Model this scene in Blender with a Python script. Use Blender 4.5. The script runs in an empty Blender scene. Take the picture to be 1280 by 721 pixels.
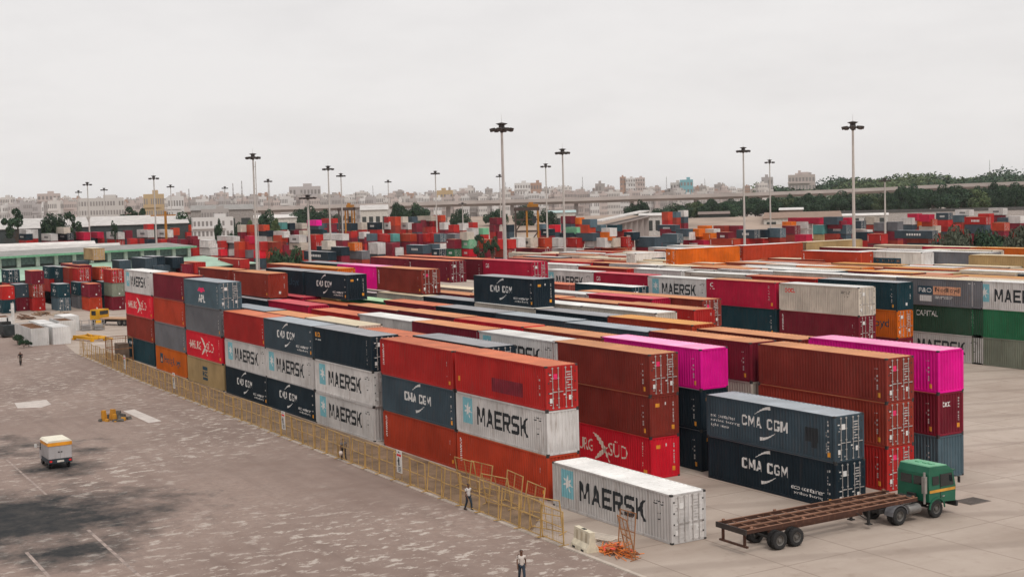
import bpy, bmesh, math, random
import numpy as np
from mathutils import Vector, Matrix

R = math.radians
scene = bpy.context.scene
col = scene.collection

# ------------------------------------------------------------------ camera geometry (survey of the place)
F_PX, CAM_H, CX, CY = 1678.0, 19.35, 640.0, 360.5
PITCH, ROLL, PSI = R(3.82), R(-1.57), R(149.33)
fw = np.array([math.cos(PSI) * math.cos(PITCH), math.sin(PSI) * math.cos(PITCH), -math.sin(PITCH)])
rt = np.array([math.sin(PSI), -math.cos(PSI), 0.0])
up = np.cross(rt, fw)
rt2 = math.cos(ROLL) * rt + math.sin(ROLL) * up
up2 = -math.sin(ROLL) * rt + math.cos(ROLL) * up


def ray(px, py):
    return fw + rt2 * (px - CX) / F_PX + up2 * (CY - py) / F_PX


def pk(px, py, z=0.0):                       # where that sight line meets height z
    d = ray(px, py)
    t = (z - CAM_H) / d[2]
    return float(d[0] * t), float(d[1] * t)


def pkd(px, py, D):                          # the point at plan distance D
    d = ray(px, py)
    t = D / math.hypot(d[0], d[1])
    return float(d[0] * t), float(d[1] * t), float(CAM_H + d[2] * t)


def proj(x, y, z):
    p = np.array([x, y, z - CAM_H])
    q = p @ fw
    return CX + F_PX * (p @ rt2) / q, CY - F_PX * (p @ up2) / q


def hor(px):
    lo, hi = 0.0, 600.0
    for _ in range(40):
        m = (lo + hi) / 2
        if ray(px, m)[2] > 0:
            lo = m
        else:
            hi = m
    return lo


def x_on_row(px, Y, z):                      # X along the line (Y, z) seen at column px
    lo, hi = -900.0, 20.0
    for _ in range(60):
        m = (lo + hi) / 2
        if proj(m, Y, z)[0] < px:
            lo = m
        else:
            hi = m
    return m


# ------------------------------------------------------------------ materials
MATS = {}


def new_mat(name):
    m = bpy.data.materials.new(name)
    m.use_nodes = True
    nt = m.node_tree
    return m, nt, nt.nodes['Principled BSDF']


def nd(nt, t, **kw):
    n = nt.nodes.new(t)
    for k, v in kw.items():
        setattr(n, k, v)
    return n


def ramp(nt, src, p0, p1, c0=(0, 0, 0, 1), c1=(1, 1, 1, 1)):
    r = nd(nt, 'ShaderNodeValToRGB')
    r.color_ramp.elements[0].position = p0
    r.color_ramp.elements[1].position = p1
    r.color_ramp.elements[0].color = c0
    r.color_ramp.elements[1].color = c1
    nt.links.new(src, r.inputs[0])
    return r.outputs[0]


def mixc(nt, fac, a, b, blend='MIX'):
    n = nd(nt, 'ShaderNodeMix', data_type='RGBA', blend_type=blend)
    L = nt.links
    for idx, v in ((0, fac), (6, a), (7, b)):
        if isinstance(v, (int, float)):
            n.inputs[idx].default_value = v
        elif isinstance(v, tuple):
            n.inputs[idx].default_value = v if len(v) == 4 else (*v, 1)
        else:
            L.new(v, n.inputs[idx])
    return n.outputs[2]


def noise(nt, vec, scale, detail=4, rough=.55):
    n = nd(nt, 'ShaderNodeTexNoise')
    n.inputs['Scale'].default_value = scale
    n.inputs['Detail'].default_value = detail
    n.inputs['Roughness'].default_value = rough
    if vec is not None:
        nt.links.new(vec, n.inputs['Vector'])
    return n.outputs[0]


def obj_coords(nt, scale=(1, 1, 1)):
    tc = nd(nt, 'ShaderNodeTexCoord')
    oi = nd(nt, 'ShaderNodeObjectInfo')
    mm = nd(nt, 'ShaderNodeMath', operation='MULTIPLY')
    mm.inputs[1].default_value = 173.0
    nt.links.new(oi.outputs['Random'], mm.inputs[0])
    ad = nd(nt, 'ShaderNodeVectorMath', operation='ADD')
    nt.links.new(tc.outputs['Object'], ad.inputs[0])
    nt.links.new(mm.outputs[0], ad.inputs[1])
    mp = nd(nt, 'ShaderNodeMapping')
    mp.inputs['Scale'].default_value = scale
    nt.links.new(ad.outputs[0], mp.inputs[0])
    return ad.outputs[0], mp.outputs[0], oi.outputs['Random']


def paint(name, c, rough=.58, wear=.5, rust=(.13, .06, .03), spec=.2, vary=.16):
    """sheet metal under weathered paint: tone drift, vertical run marks and rust spots"""
    key = ('p', name)
    if key in MATS:
        return MATS[key]
    m, nt, b = new_mat(name)
    v, vs, rnd = obj_coords(nt, (1.6, 1.6, .22))
    base = mixc(nt, ramp(nt, noise(nt, v, .45, 5), .3, .72), tuple(x * .78 for x in c), tuple(min(1, x * 1.12 + .004) for x in c))
    fade = tuple(min(1, x * .85 + .022) for x in c)
    base = mixc(nt, ramp(nt, noise(nt, vs, 1.3, 5), .45, .8, c1=(.6 * wear + .15,) * 3 + (1,)), base, fade)
    base = mixc(nt, ramp(nt, noise(nt, vs, 2.6, 6, .62), .53, .74, c1=(.9 * wear,) * 3 + (1,)), base, rust)
    base = mixc(nt, ramp(nt, noise(nt, v, .28, 3, .5), .50, .56, c1=(.28,) * 3 + (1,)), base, tuple(x * .6 for x in c))
    base = mixc(nt, ramp(nt, noise(nt, v, 3.2, 6, .65), .66, .74, c1=(.8 * wear,) * 3 + (1,)), base, rust)
    hs = nd(nt, 'ShaderNodeHueSaturation')
    mr = nd(nt, 'ShaderNodeMapRange')
    mr.inputs['To Min'].default_value = 1 - vary
    mr.inputs['To Max'].default_value = 1 + vary * .7
    nt.links.new(rnd, mr.inputs[0])
    nt.links.new(mr.outputs[0], hs.inputs['Value'])
    nt.links.new(base, hs.inputs['Color'])
    nt.links.new(hs.outputs[0], b.inputs['Base Color'])
    b.inputs['Roughness'].default_value = rough
    b.inputs['Specular IOR Level'].default_value = spec
    MATS[key] = m
    return m


def plain(name, c, rough=.6, metal=0.0, var=.2, scale=1.5, spec=.4):
    key = ('q', name)
    if key in MATS:
        return MATS[key]
    m, nt, b = new_mat(name)
    v, _, _ = obj_coords(nt)
    base = mixc(nt, ramp(nt, noise(nt, v, scale, 5), .3, .7), tuple(x * (1 - var) for x in c), tuple(min(1, x * (1 + var)) for x in c))
    nt.links.new(base, b.inputs['Base Color'])
    b.inputs['Roughness'].default_value = rough
    b.inputs['Metallic'].default_value = metal
    b.inputs['Specular IOR Level'].default_value = spec
    MATS[key] = m
    return m


PAINTS = dict(
    red=(.45, .018, .016), rust=(.31, .036, .020), brown=(.24, .030, .020), orangered=(.50, .052, .018), maroon=(.20, .010, .026),
    crimson=(.47, .006, .045), hsred=(.70, .010, .030), pink=(.95, .003, .33), navy=(.008, .022, .034), slate=(.050, .078, .100),
    bluegrey=(.085, .135, .165), grey=(.17, .17, .185), white=(.66, .63, .61), cream=(.60, .53, .45), tan=(.46, .32, .155),
    orange=(.72, .15, .008), green=(.025, .17, .075), darkgreen=(.032, .085, .05), greygreen=(.24, .26, .20), teal=(.11, .33, .31),
    mint=(.18, .46, .27), tealdark=(.008, .046, .062), salmon=(.72, .36, .22), palered=(.50, .12, .09))
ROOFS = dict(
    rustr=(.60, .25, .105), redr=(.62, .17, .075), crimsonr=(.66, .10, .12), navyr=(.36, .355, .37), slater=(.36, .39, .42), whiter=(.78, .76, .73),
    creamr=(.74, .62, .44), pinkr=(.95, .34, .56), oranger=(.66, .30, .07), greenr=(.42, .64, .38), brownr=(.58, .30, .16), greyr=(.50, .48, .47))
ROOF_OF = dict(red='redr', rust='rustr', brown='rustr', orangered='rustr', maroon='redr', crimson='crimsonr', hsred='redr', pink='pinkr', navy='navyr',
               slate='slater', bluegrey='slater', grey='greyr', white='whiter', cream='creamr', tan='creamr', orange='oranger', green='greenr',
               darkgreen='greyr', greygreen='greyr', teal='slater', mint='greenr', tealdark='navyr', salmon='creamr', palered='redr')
WORD = dict(red='red', rust='rust red', brown='brown', orangered='orange red', maroon='maroon', crimson='crimson', hsred='bright red', pink='hot pink',
            navy='dark navy', slate='slate blue', bluegrey='blue grey', grey='grey', white='white', cream='cream', tan='tan', orange='orange',
            green='green', darkgreen='dark green', greygreen='grey green', teal='teal', mint='mint green', tealdark='dark teal', salmon='salmon', palered='faded red')
ROOFWORD = dict(rustr='rusty orange', redr='faded red', crimsonr='crimson', navyr='grey', slater='pale grey', whiter='white', creamr='cream', pinkr='pale pink',
                oranger='orange', greenr='pale green', brownr='tan', greyr='grey')


def P(c):
    wear = {'white': .62, 'cream': .5, 'grey': .55, 'greygreen': .7, 'navy': .18, 'pink': .1, 'hsred': .22, 'crimson': .25, 'tan': .3}.get(c, .34)
    rust = (.20, .12, .08) if c in ('white', 'cream', 'grey') else (.10, .05, .03)
    return paint('paint ' + WORD[c], PAINTS[c], .58, wear, rust)


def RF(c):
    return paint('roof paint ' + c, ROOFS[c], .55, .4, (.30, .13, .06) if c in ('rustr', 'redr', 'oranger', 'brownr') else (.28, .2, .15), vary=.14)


FRAME = plain('dark corner steel', (.035, .033, .032), .6)
GALV = plain('galvanised bar', (.44, .41, .39), .5, .2)
INK_WHITE = plain('white lettering', (.72, .70, .68), .6, var=.06)
INK_CREAM = plain('cream lettering', (.72, .64, .55), .6, var=.06)
INK_BLACK = plain('black lettering', (.018, .022, .026), .6)
INK_BLUE = plain('pale blue panel', (.20, .46, .52), .6, var=.1)
INK_AMBER = plain('amber sticker', (.75, .32, .03), .6)
INK_RED = plain('red lettering', (.75, .02, .02), .6)
INK_PINKRED = plain('crimson emblem', (.75, .02, .12), .6)
INK_SALMON = plain('salmon panel', (.72, .36, .22), .6)
INK_NAVY = plain('navy panel', (.02, .06, .09), .6)
INK_PATCH = plain('crimson repaint', (.20, .008, .022), .55, var=.3)
INK_DULL = plain('dull stencil marks', (.46, .43, .41), .7, var=.25)
INKS = dict(d=INK_DULL, m=INK_PATCH, w=INK_WHITE, c=INK_CREAM, k=INK_BLACK, b=INK_BLUE, a=INK_AMBER, r=INK_RED, p=INK_PINKRED, s=INK_SALMON, n=INK_NAVY)
INKKEYS = list(INKS)


# ------------------------------------------------------------------ mesh builder
class MB:
    def __init__(s):
        s.v, s.f, s.m = [], [], []

    def add(s, vs, fs, m=0):
        o = len(s.v)
        s.v += [tuple(map(float, p)) for p in vs]
        s.f += [tuple(i + o for i in f) for f in fs]
        s.m += [m] * len(fs)
        return s

    def box(s, x0, y0, z0, x1, y1, z1, m=0):
        x0, x1 = sorted((x0, x1)); y0, y1 = sorted((y0, y1)); z0, z1 = sorted((z0, z1))
        return s.add([(x0, y0, z0), (x1, y0, z0), (x1, y1, z0), (x0, y1, z0), (x0, y0, z1), (x1, y0, z1), (x1, y1, z1), (x0, y1, z1)],
                     [(3, 2, 1, 0), (4, 5, 6, 7), (0, 1, 5, 4), (1, 2, 6, 5), (2, 3, 7, 6), (3, 0, 4, 7)], m)

    def prism(s, poly, a0, a1, axis='x', m=0, taper=1.0):
        """poly: 2D outline in the two other axes, extruded along axis"""
        n = len(poly)
        def P3(a, p):
            return (a, p[0], p[1]) if axis == 'x' else (p[0], a, p[1]) if axis == 'y' else (p[0], p[1], a)
        vs = [P3(a0, p) for p in poly] + [P3(a1, (p[0] * taper, p[1] * taper)) for p in poly]
        fs = [tuple(range(n - 1, -1, -1)), tuple(range(n, 2 * n))] + [(i, (i + 1) % n, n + (i + 1) % n, n + i) for i in range(n)]
        return s.add(vs, fs, m)

    def tube(s, p0, p1, r, r1=None, n=6, m=0, cap=True):
        p0, p1 = Vector(p0), Vector(p1)
        d = (p1 - p0)
        if d.length < 1e-6:
            return s
        d.normalize()
        a = d.orthogonal().normalized(); b = d.cross(a)
        r1 = r if r1 is None else r1
        vs = []
        for p, rr in ((p0, r), (p1, r1)):
            for i in range(n):
                t = 2 * math.pi * i / n + math.pi / n
                vs.append(p + a * math.cos(t) * rr + b * math.sin(t) * rr)
        fs = [(i, (i + 1) % n, n + (i + 1) % n, n + i) for i in range(n)]
        if cap:
            fs += [tuple(range(n - 1, -1, -1)), tuple(range(n, 2 * n))]
        return s.add(vs, fs, m)

    def lathe(s, prof, n=16, axis='z', c=(0, 0, 0), m=0):
        """prof: (radius, along) pairs"""
        vs, fs = [], []
        for r, h in prof:
            for i in range(n):
                t = 2 * math.pi * i / n
                u, w = r * math.cos(t), r * math.sin(t)
                vs.append({'z': (c[0] + u, c[1] + w, c[2] + h), 'x': (c[0] + h, c[1] + u, c[2] + w), 'y': (c[0] + w, c[1] + h, c[2] + u)}[axis])
        for j in range(len(prof) - 1):
            for i in range(n):
                fs.append((j * n + i, j * n + (i + 1) % n, (j + 1) * n + (i + 1) % n, (j + 1) * n + i))
        return s.add(vs, fs, m)

    def mesh(s, name, mats):
        me = bpy.data.meshes.new(name)
        me.from_pydata(s.v, [], s.f)
        for m in mats:
            me.materials.append(m)
        me.polygons.foreach_set('material_index', s.m)
        me.update()
        return me

    def build(s, name, mats, parent=None, smooth=False):
        if not isinstance(mats, (list, tuple)):
            mats = [mats]
        me = s.mesh(name, mats)
        if smooth:
            me.shade_smooth()
        return link(name, me, parent)


def link(name, me, parent=None):
    o = bpy.data.objects.new(name, me)
    col.objects.link(o)
    if parent is not None:
        o.parent = parent
    return o


LABELLED = []


def tag(o, label=None, cat=None, group=None, kind=None, px=None):
    if label:
        o['label'] = label
    if cat:
        o['category'] = cat
        LABELLED.append((o, px))
    if group:
        o['group'] = group
    if kind:
        o['kind'] = kind
    return o


def empty(name, loc, rz=0.0, label=None, cat=None, group=None, px=None):
    o = bpy.data.objects.new(name, None)
    col.objects.link(o)
    o.location = loc
    o.rotation_euler = (0, 0, rz)
    if label:
        tag(o, label, cat, group, px=px)
    return o


def copy_tree(o, kids, parent=None):
    c = o.copy()
    col.objects.link(c)
    c.parent = parent
    for ch in kids.get(o, []):
        copy_tree(ch, kids, c)
    return c


def kids_of():
    k = {}
    for o in bpy.data.objects:
        if o.parent is not None:
            k.setdefault(o.parent, []).append(o)
    return k


ORD = 'zeroth first second third fourth fifth sixth seventh eighth ninth tenth eleventh twelfth thirteenth fourteenth fifteenth sixteenth seventeenth eighteenth nineteenth twentieth'.split()


def ordw(n):
    if n < len(ORD):
        return ORD[n]
    t, u = divmod(n, 10)
    tens = {2: ('twenty', 'twentieth'), 3: ('thirty', 'thirtieth'), 4: ('forty', 'fortieth'), 5: ('fifty', 'fiftieth'), 6: ('sixty', 'sixtieth'), 7: ('seventy', 'seventieth')}.get(t, ('many', 'many'))
    return tens[1] if u == 0 else tens[0] + '-' + ORD[u]


# ------------------------------------------------------------------ containers
W = 2.438
HC = 2.9
PER = .278


def corr_profile(u0, u1, step=PER):
    n = max(1, round((u1 - u0) / step))
    p = (u1 - u0) / n
    pts = []
    for i in range(n):
        a = u0 + i * p
        pts += [(a + .0 * p, 0.0), (a + .26 * p, 0.0), (a + .5 * p, 1.0), (a + .76 * p, 1.0)]
    pts.append((u1, 0.0))
    return pts


def corr_at(pts, u):
    if u <= pts[0][0] or u >= pts[-1][0]:
        return 0.0
    lo, hi = 0, len(pts) - 1
    while hi - lo > 1:
        m = (lo + hi) // 2
        if pts[m][0] <= u:
            lo = m
        else:
            hi = m
    (a, da), (b, db) = pts[lo], pts[hi]
    return da + (db - da) * (u - a) / max(1e-9, b - a)


DEPTH = .066
TEXTS = {}


def text_geo(body, bold=.0, shear=0.0, spacing=1.0):
    key = (body, bold, shear, spacing)
    if key in TEXTS:
        return TEXTS[key]
    cu = bpy.data.curves.new('lettering', 'FONT')
    cu.body = body
    cu.size = 1.0
    cu.offset = bold
    cu.shear = shear
    cu.space_character = spacing
    cu.resolution_u = 3
    cu.fill_mode = 'FRONT'
    ob = bpy.data.objects.new('lettering', cu)
    col.objects.link(ob)
    bpy.context.view_layer.update()
    me = bpy.data.meshes.new_from_object(ob.evaluated_get(bpy.context.evaluated_depsgraph_get()))
    vs = [(v.co.x, v.co.y) for v in me.vertices]
    fs = [tuple(p.vertices) for p in me.polygons]
    bpy.data.objects.remove(ob)
    bpy.data.curves.remove(cu)
    bpy.data.meshes.remove(me)
    x0 = min(v[0] for v in vs); x1 = max(v[0] for v in vs); y0 = min(v[1] for v in vs); y1 = max(v[1] for v in vs)
    vs = [((x - x0) / (x1 - x0), (y - y0) / (y1 - y0)) for x, y in vs]
    TEXTS[key] = (vs, fs)
    return TEXTS[key]


def rc(a, b, c, d):
    return [(a, b), (c, b), (c, d), (a, d)]


GLYPH = {
    'M': [rc(0, 0, .20, 1), rc(.80, 0, 1, 1), [(.0, 1), (.24, 1), (.58, .18), (.42, .18)], [(.76, 1), (1, 1), (.58, .18), (.42, .18)]],
    'A': [[(0, 0), (.24, 0), (.60, 1), (.38, 1)], [(.76, 0), (1, 0), (.62, 1), (.40, 1)], [(.22, .20), (.78, .20), (.72, .38), (.28, .38)]],
    'E': [rc(0, 0, .25, 1), rc(.25, 0, 1, .19), rc(.25, .40, .92, .59), rc(.25, .81, 1, 1)],
    'R': [rc(0, 0, .25, 1), rc(.25, .81, .86, 1), rc(.25, .38, .86, .56), [(.74, .56), (.86, .38), (1, .52), (1, .88), (.86, 1), (.74, .82)], [(.44, .38), (.72, .38), (1, 0), (.72, 0)]],
    'S': [[(.12, .81), (1, .81), (1, 1), (.12, 1)], [(0, .52), (.14, .40), (.25, .58), (.25, .82), (.12, 1), (0, .88)], rc(.14, .40, .86, .59), [(.75, .18), (.88, 0), (1, .12), (1, .47), (.86, .59), (.75, .42)], rc(0, 0, .88, .19)],
    'K': [rc(0, 0, .25, 1), [(.25, .40), (.44, .40), (1, 1), (.70, 1), (.25, .56)], [(.38, .58), (.62, .62), (1, 0), (.70, 0)]],
    'C': [[(0, .14), (.16, 0), (.26, .19), (.26, .81), (.16, 1), (0, .86)], rc(.16, .81, .86, 1), rc(.16, 0, .86, .19), [(.74, .81), (.86, 1), (1, .86), (1, .70), (.74, .70)], [(.74, .19), (.86, 0), (1, .14), (1, .30), (.74, .30)]],
    'G': [[(0, .14), (.16, 0), (.26, .19), (.26, .81), (.16, 1), (0, .86)], rc(.16, .81, .86, 1), rc(.16, 0, .86, .19), [(.74, .81), (.86, 1), (1, .86), (1, .72), (.74, .72)], [(.74, .19), (.86, 0), (1, .14), (1, .48), (.74, .48)], rc(.56, .34, .74, .48)],
}


class Decor:
    """painted marks of one container side: flat polygons in (u, z), later laid on the corrugated sheet"""
    def __init__(s):
        s.items = []          # (verts2d, faces, ink, layer)

    def text(s, body, x0, x1, z0, z1, ink='w', bold=.0, shear=0.0, spacing=1.0, layer=1, vertical=False):
        vs, fs = text_geo(body, bold, shear, spacing)
        if vertical:          # reads downwards
            vs = [(x0 + v * (x1 - x0), z1 - u * (z1 - z0)) for u, v in vs]
        else:
            vs = [(x0 + u * (x1 - x0), z0 + v * (z1 - z0)) for u, v in vs]
        s.items.append((vs, fs, ink, layer))

    def block(s, word, x0, x1, z0, z1, ink):
        n = sum(.55 if ch == ' ' else 1.2 if ch == 'M' else 1.0 for ch in word) + .22 * (len(word) - 1)
        u = (x1 - x0) / n
        x = x0
        for ch in word:
            wd = (.55 if ch == ' ' else 1.2 if ch == 'M' else 1.0) * u
            for k, q in enumerate(GLYPH.get(ch, ())):
                s.poly([(x + a * wd, z0 + b * (z1 - z0)) for a, b in q], ink, 1 + .3 * k)
            x += wd + .22 * u

    def poly(s, pts, ink='w', layer=1):
        s.items.append((list(pts), [tuple(range(len(pts)))], ink, layer))

    def rect(s, x0, x1, z0, z1, ink='w', layer=1):
        s.poly([(x0, z0), (x1, z0), (x1, z1), (x0, z1)], ink, layer)

    def strip(s, cen, wid, ink='w', layer=1):
        """a band along a centre line with varying width"""
        L, Rr = [], []
        for i, (p, w) in enumerate(zip(cen, wid)):
            a = cen[max(0, i - 1)]; b = cen[min(len(cen) - 1, i + 1)]
            t = Vector((b[0] - a[0], b[1] - a[1])).normalized()
            L.append((p[0] - t.y * w / 2, p[1] + t.x * w / 2)); Rr.append((p[0] + t.y * w / 2, p[1] - t.x * w / 2))
        n = len(cen)
        s.items.append((L + Rr, [(i, n + i, n + i + 1, i + 1) for i in range(n - 1)], ink, layer))

    def codes(s, rng, x, z0, z1, ink='d', cols=2, dens=.55):
        """columns of small stencilled marks, too small to read"""
        for c in range(cols):
            z = z1
            while z > z0:
                hgt = rng.uniform(.05, .16)
                if rng.random() < dens:
                    s.rect(x + c * .2, x + c * .2 + rng.uniform(.05, .09), z - hgt, z, ink)
                z -= hgt + rng.uniform(.03, .1)

    def lines(s, rng, x, z, w, n, ink='k', hgt=.07):
        for r in range(n):
            u = x
            while u < x + w:
                k = rng.uniform(.06, .2)
                if rng.random() < .75:
                    s.rect(u, u + k, z - r * .16, z - r * .16 + hgt, ink)
                u += k + .06

    def emit(s, mb, to3d, breaks, base):
        for vs, fs, ink, layer in s.items:
            bm = bmesh.new()
            bv = [bm.verts.new((x, z, 0)) for x, z in vs]
            for f in fs:
                try:
                    bm.faces.new([bv[i] for i in f])
                except ValueError:
                    pass
            x0 = min(v[0] for v in vs); x1 = max(v[0] for v in vs)
            for b in breaks:
                if x0 + 1e-4 < b < x1 - 1e-4:
                    bmesh.ops.bisect_plane(bm, geom=bm.verts[:] + bm.edges[:] + bm.faces[:], plane_co=(b, 0, 0), plane_no=(1, 0, 0), dist=1e-5)
            bm.verts.index_update()
            mb.add([to3d(v.co.x, v.co.y, layer) for v in bm.verts], [tuple(v.index for v in f.verts) for f in bm.faces], base + INKKEYS.index(ink))
            bm.free()


def crescents(d, x0, x1, z0, z1, ink='w'):
    w = x1 - x0; h = z1 - z0
    n = 9
    up_, lo_ = [], []
    for i in range(n):
        t = i / (n - 1)
        a = math.pi * (.88 - .50 * t)
        up_.append((x0 + w * (.30 + .33 * t), z1 + h * (.25 + .75 * math.sin(t * math.pi / 2))))
        lo_.append((x0 + w * (.74 - .33 * t), z0 - h * (.25 + .75 * math.sin(t * math.pi / 2))))
    wd = [h * (.04 + .30 * (i / (n - 1)) ** 1.2) for i in range(n)]
    d.strip(up_, wd, ink)
    d.strip(lo_, wd, ink)


def star7(cx, cz, r, r2, n=7):
    return [(cx + (r if i % 2 == 0 else r2) * math.sin(math.pi * i / n), cz + (r if i % 2 == 0 else r2) * math.cos(math.pi * i / n)) for i in range(2 * n)]


def starpoly(d, cx, cz, r, r2, n, ink, layer):
    pts = star7(cx, cz, r, r2, n)
    c = (cx, cz)
    vs = [c] + pts
    d.items.append((vs, [(0, i + 1, (i + 1) % (2 * n) + 1) for i in range(2 * n)], ink, layer))


def design(name, L, h=HC):
    """marks of one side; u runs 0..L from the viewer's left, z from the base"""
    d = Decor()
    rng = random.Random('d' + name)
    if name == 'star':
        d.rect(1.0, 2.35, .78, 2.6, 'b', 1)
        starpoly(d, 1.675, 1.72, .62, .22, 7, 'w', 2)
        d.block('MAERSK', 3.0, 9.75, .86, 2.14, 'k')
        d.lines(rng, 10.5, 2.3, .9, 2, 'k'); d.lines(rng, 10.9, 1.6, .4, 1, 'k'); d.lines(rng, 10.9, 1.25, .35, 1, 'k')
    elif name in ('arc', 'arc_eco', 'arc_left'):
        x0 = {'arc': 4.0, 'arc_eco': 3.5, 'arc_left': 3.6}[name]
        d.block('CMA CGM', x0, x0 + 4.4, 1.28, 1.98, 'w')
        crescents(d, x0, x0 + 4.4, 1.28, 1.98)
        if name == 'arc_eco':
            d.text('eco container', 8.2, 11.1, .70, .98, 'w', .006); d.text('bamboo flooring', 8.4, 11.0, .36, .60, 'w', .008)
        if name == 'arc_left':
            for k, t in enumerate(('eco container', 'bamboo flooring', 'light steel')):
                d.text(t, .35, .35 + (2.6, 3.0, 2.0)[k], 1.45 - k * .34, 1.68 - k * .34, 'w', .006)
        if name == 'arc_left':
            d.rect(9.6, 10.75, 1.05, 1.95, 'k'); d.rect(10.15, 10.6, .7, 1.05, 'k')
        d.codes(rng, 11.35, .55, 2.55)
        d.rect(11.55, 11.8, .3, .6, 'a')
    elif name == 'gull':
        d.text('HAMBURG', .9, 5.1, .95, 1.85, 'c', .0)
        d.text('SÜD', 7.1, 9.4, .95, 2.12, 'c', .0)
        n = 9
        pa = [(5.2 + 2.0 * t, 2.35 - 1.9 * t + .35 * math.sin(t * math.pi)) for t in [i / (n - 1) for i in range(n)]]
        d.strip(pa, [.05 + .34 * math.sin(math.pi * min(1, (i / (n - 1)) * 1.0)) for i in range(n)], 'c')
        pb = [(5.35 + 1.6 * t, .45 + 1.05 * t) for t in [i / (n - 1) for i in range(n)]]
        d.strip(pb, [.05 + .30 * math.sin(math.pi * i / (n - 1)) for i in range(n)], 'c')
        d.codes(rng, 11.2, .8, 2.5, 'c'); d.rect(11.3, 11.65, .3, .6, 'a')
    elif name == 'eagle':
        s = L / 12.192
        d.text('APL', 5.0 * s, 7.3 * s, .5, 1.35, 'w', .03)
        d.strip([(4.9 * s, 1.75), (5.4 * s, 1.95), (6.1 * s, 1.8), (6.8 * s, 1.95), (7.3 * s, 1.75)], [.12, .42, .5, .42, .12], 'p')
        d.codes(rng, 11.3 * s, .6, 2.4)
    elif name == 'hook':
        d.rect(1.7, 2.9, .95, 2.1, 'n'); d.poly([(2.0, 1.1), (2.6, 1.1), (2.3, 1.9)], 's', 2)
        d.text('Hapag-Lloyd', 3.5, 9.8, .85, 1.95, 'n', .01)
        d.codes(rng, 11.2, .8, 2.4, 'n')
    elif name == 'blocks':
        d.text('MSC', 5.4, 7.0, 1.0, 1.6, 'n', .03); d.rect(5.4, 7.0, 1.7, 2.1, 'n'); d.rect(5.4, 7.0, .6, .9, 'n')
    elif name == 'panelname':
        d.rect(3.1, 5.35, 1.2, 2.1, 'n'); d.text('P&O', 3.3, 5.2, 1.4, 1.9, 'w', .02, layer=2)
        d.rect(5.35, 9.3, 1.2, 2.1, 's'); d.text('Nedlloyd', 5.7, 9.1, 1.38, 1.98, 'k', .006, layer=2)
        d.rect(3.4, 5.2, .45, 1.08, 'w'); d.lines(rng, 5.6, .95, 2.6, 2, 'w', .1); d.lines(rng, 10.3, 2.5, 1.0, 1, 'w', .12)
    elif name == 'serif':
        d.text('CAPITAL', 2.8, 6.0, 1.75, 2.35, 'w', .006); d.codes(rng, 10.7, .9, 2.5)
    elif name == 'redword':
        d.text('OOCL', .9, 2.5, 1.95, 2.4, 'r', .04); d.lines(rng, 9.6, 2.35, 1.2, 2, 'k'); d.lines(rng, 10.1, 1.85, .4, 1, 'k')
    elif name == 'amber':
        d.text('RCL', .45, 1.55, 2.05, 2.45, 'a', .03); d.lines(rng, .5, 1.75, 1.3, 1, 'w', .1); d.codes(rng, 11.2, .5, 2.5)
    elif name == 'twochar':
        d.text('GB', .55, 1.6, 1.85, 2.4, 'w', .02); d.codes(rng, 11.3, .3, 1.9, cols=1); 
    elif name == 'cornertext':
        d.text('C', .7, 1.2, 2.0, 2.5, 'w', .02); d.lines(rng, .7, 1.75, .7, 1, 'w', .1); d.codes(rng, 11.0, .9, 2.5); d.rect(11.4, 11.7, .35, .7, 'a')
    elif name == 'leftcodes':
        d.codes(rng, .45, .8, 2.5, 'w', 1, .9); d.codes(rng, .53, .8, 2.5, 'w', 1, .8); d.codes(rng, 11.2, .9, 2.5); d.rect(11.4, 11.65, .35, .6, 'a')
    elif name == 'patched':
        d.rect(5.2, 9.3, .55, 1.5, 'm'); d.codes(rng, 11.1, .9, 2.5); d.rect(.35, .6, .8, 1.15, 'a')
    elif name == 'codes':
        d.codes(rng, 11.1 - (12.192 - L), .9, 2.5); d.rect(11.35 - (12.192 - L), 11.6 - (12.192 - L), .3, .6, 'a')
    elif name == 'magtext':
        d.text('UF', .9, 2.7, 1.6, 2.4, 'w', .03); d.codes(rng, 11.2, .9, 2.5)
    elif name == 'endword':
        d.text('Hapag-Lloyd', 3.4, 11.0, .85, 1.95, 'n', .01)
    elif name == 'arc20':
        d.block('CMA CGM', 1.7, 4.5, 1.1, 1.7, 'w'); crescents(d, 1.7, 4.5, 1.1, 1.7)
    elif name == 'square_text':
        d.rect(3.2, 8.4, 1.2, 2.0, 'n'); d.lines(rng, 3.6, 1.45, 4.4, 1, 's', .32)
    elif name == 'shortname':
        d.lines(rng, 1.0, 2.0, 1.6, 1, 'w', .35)
    elif name == 'none':
        pass
    return d


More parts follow.
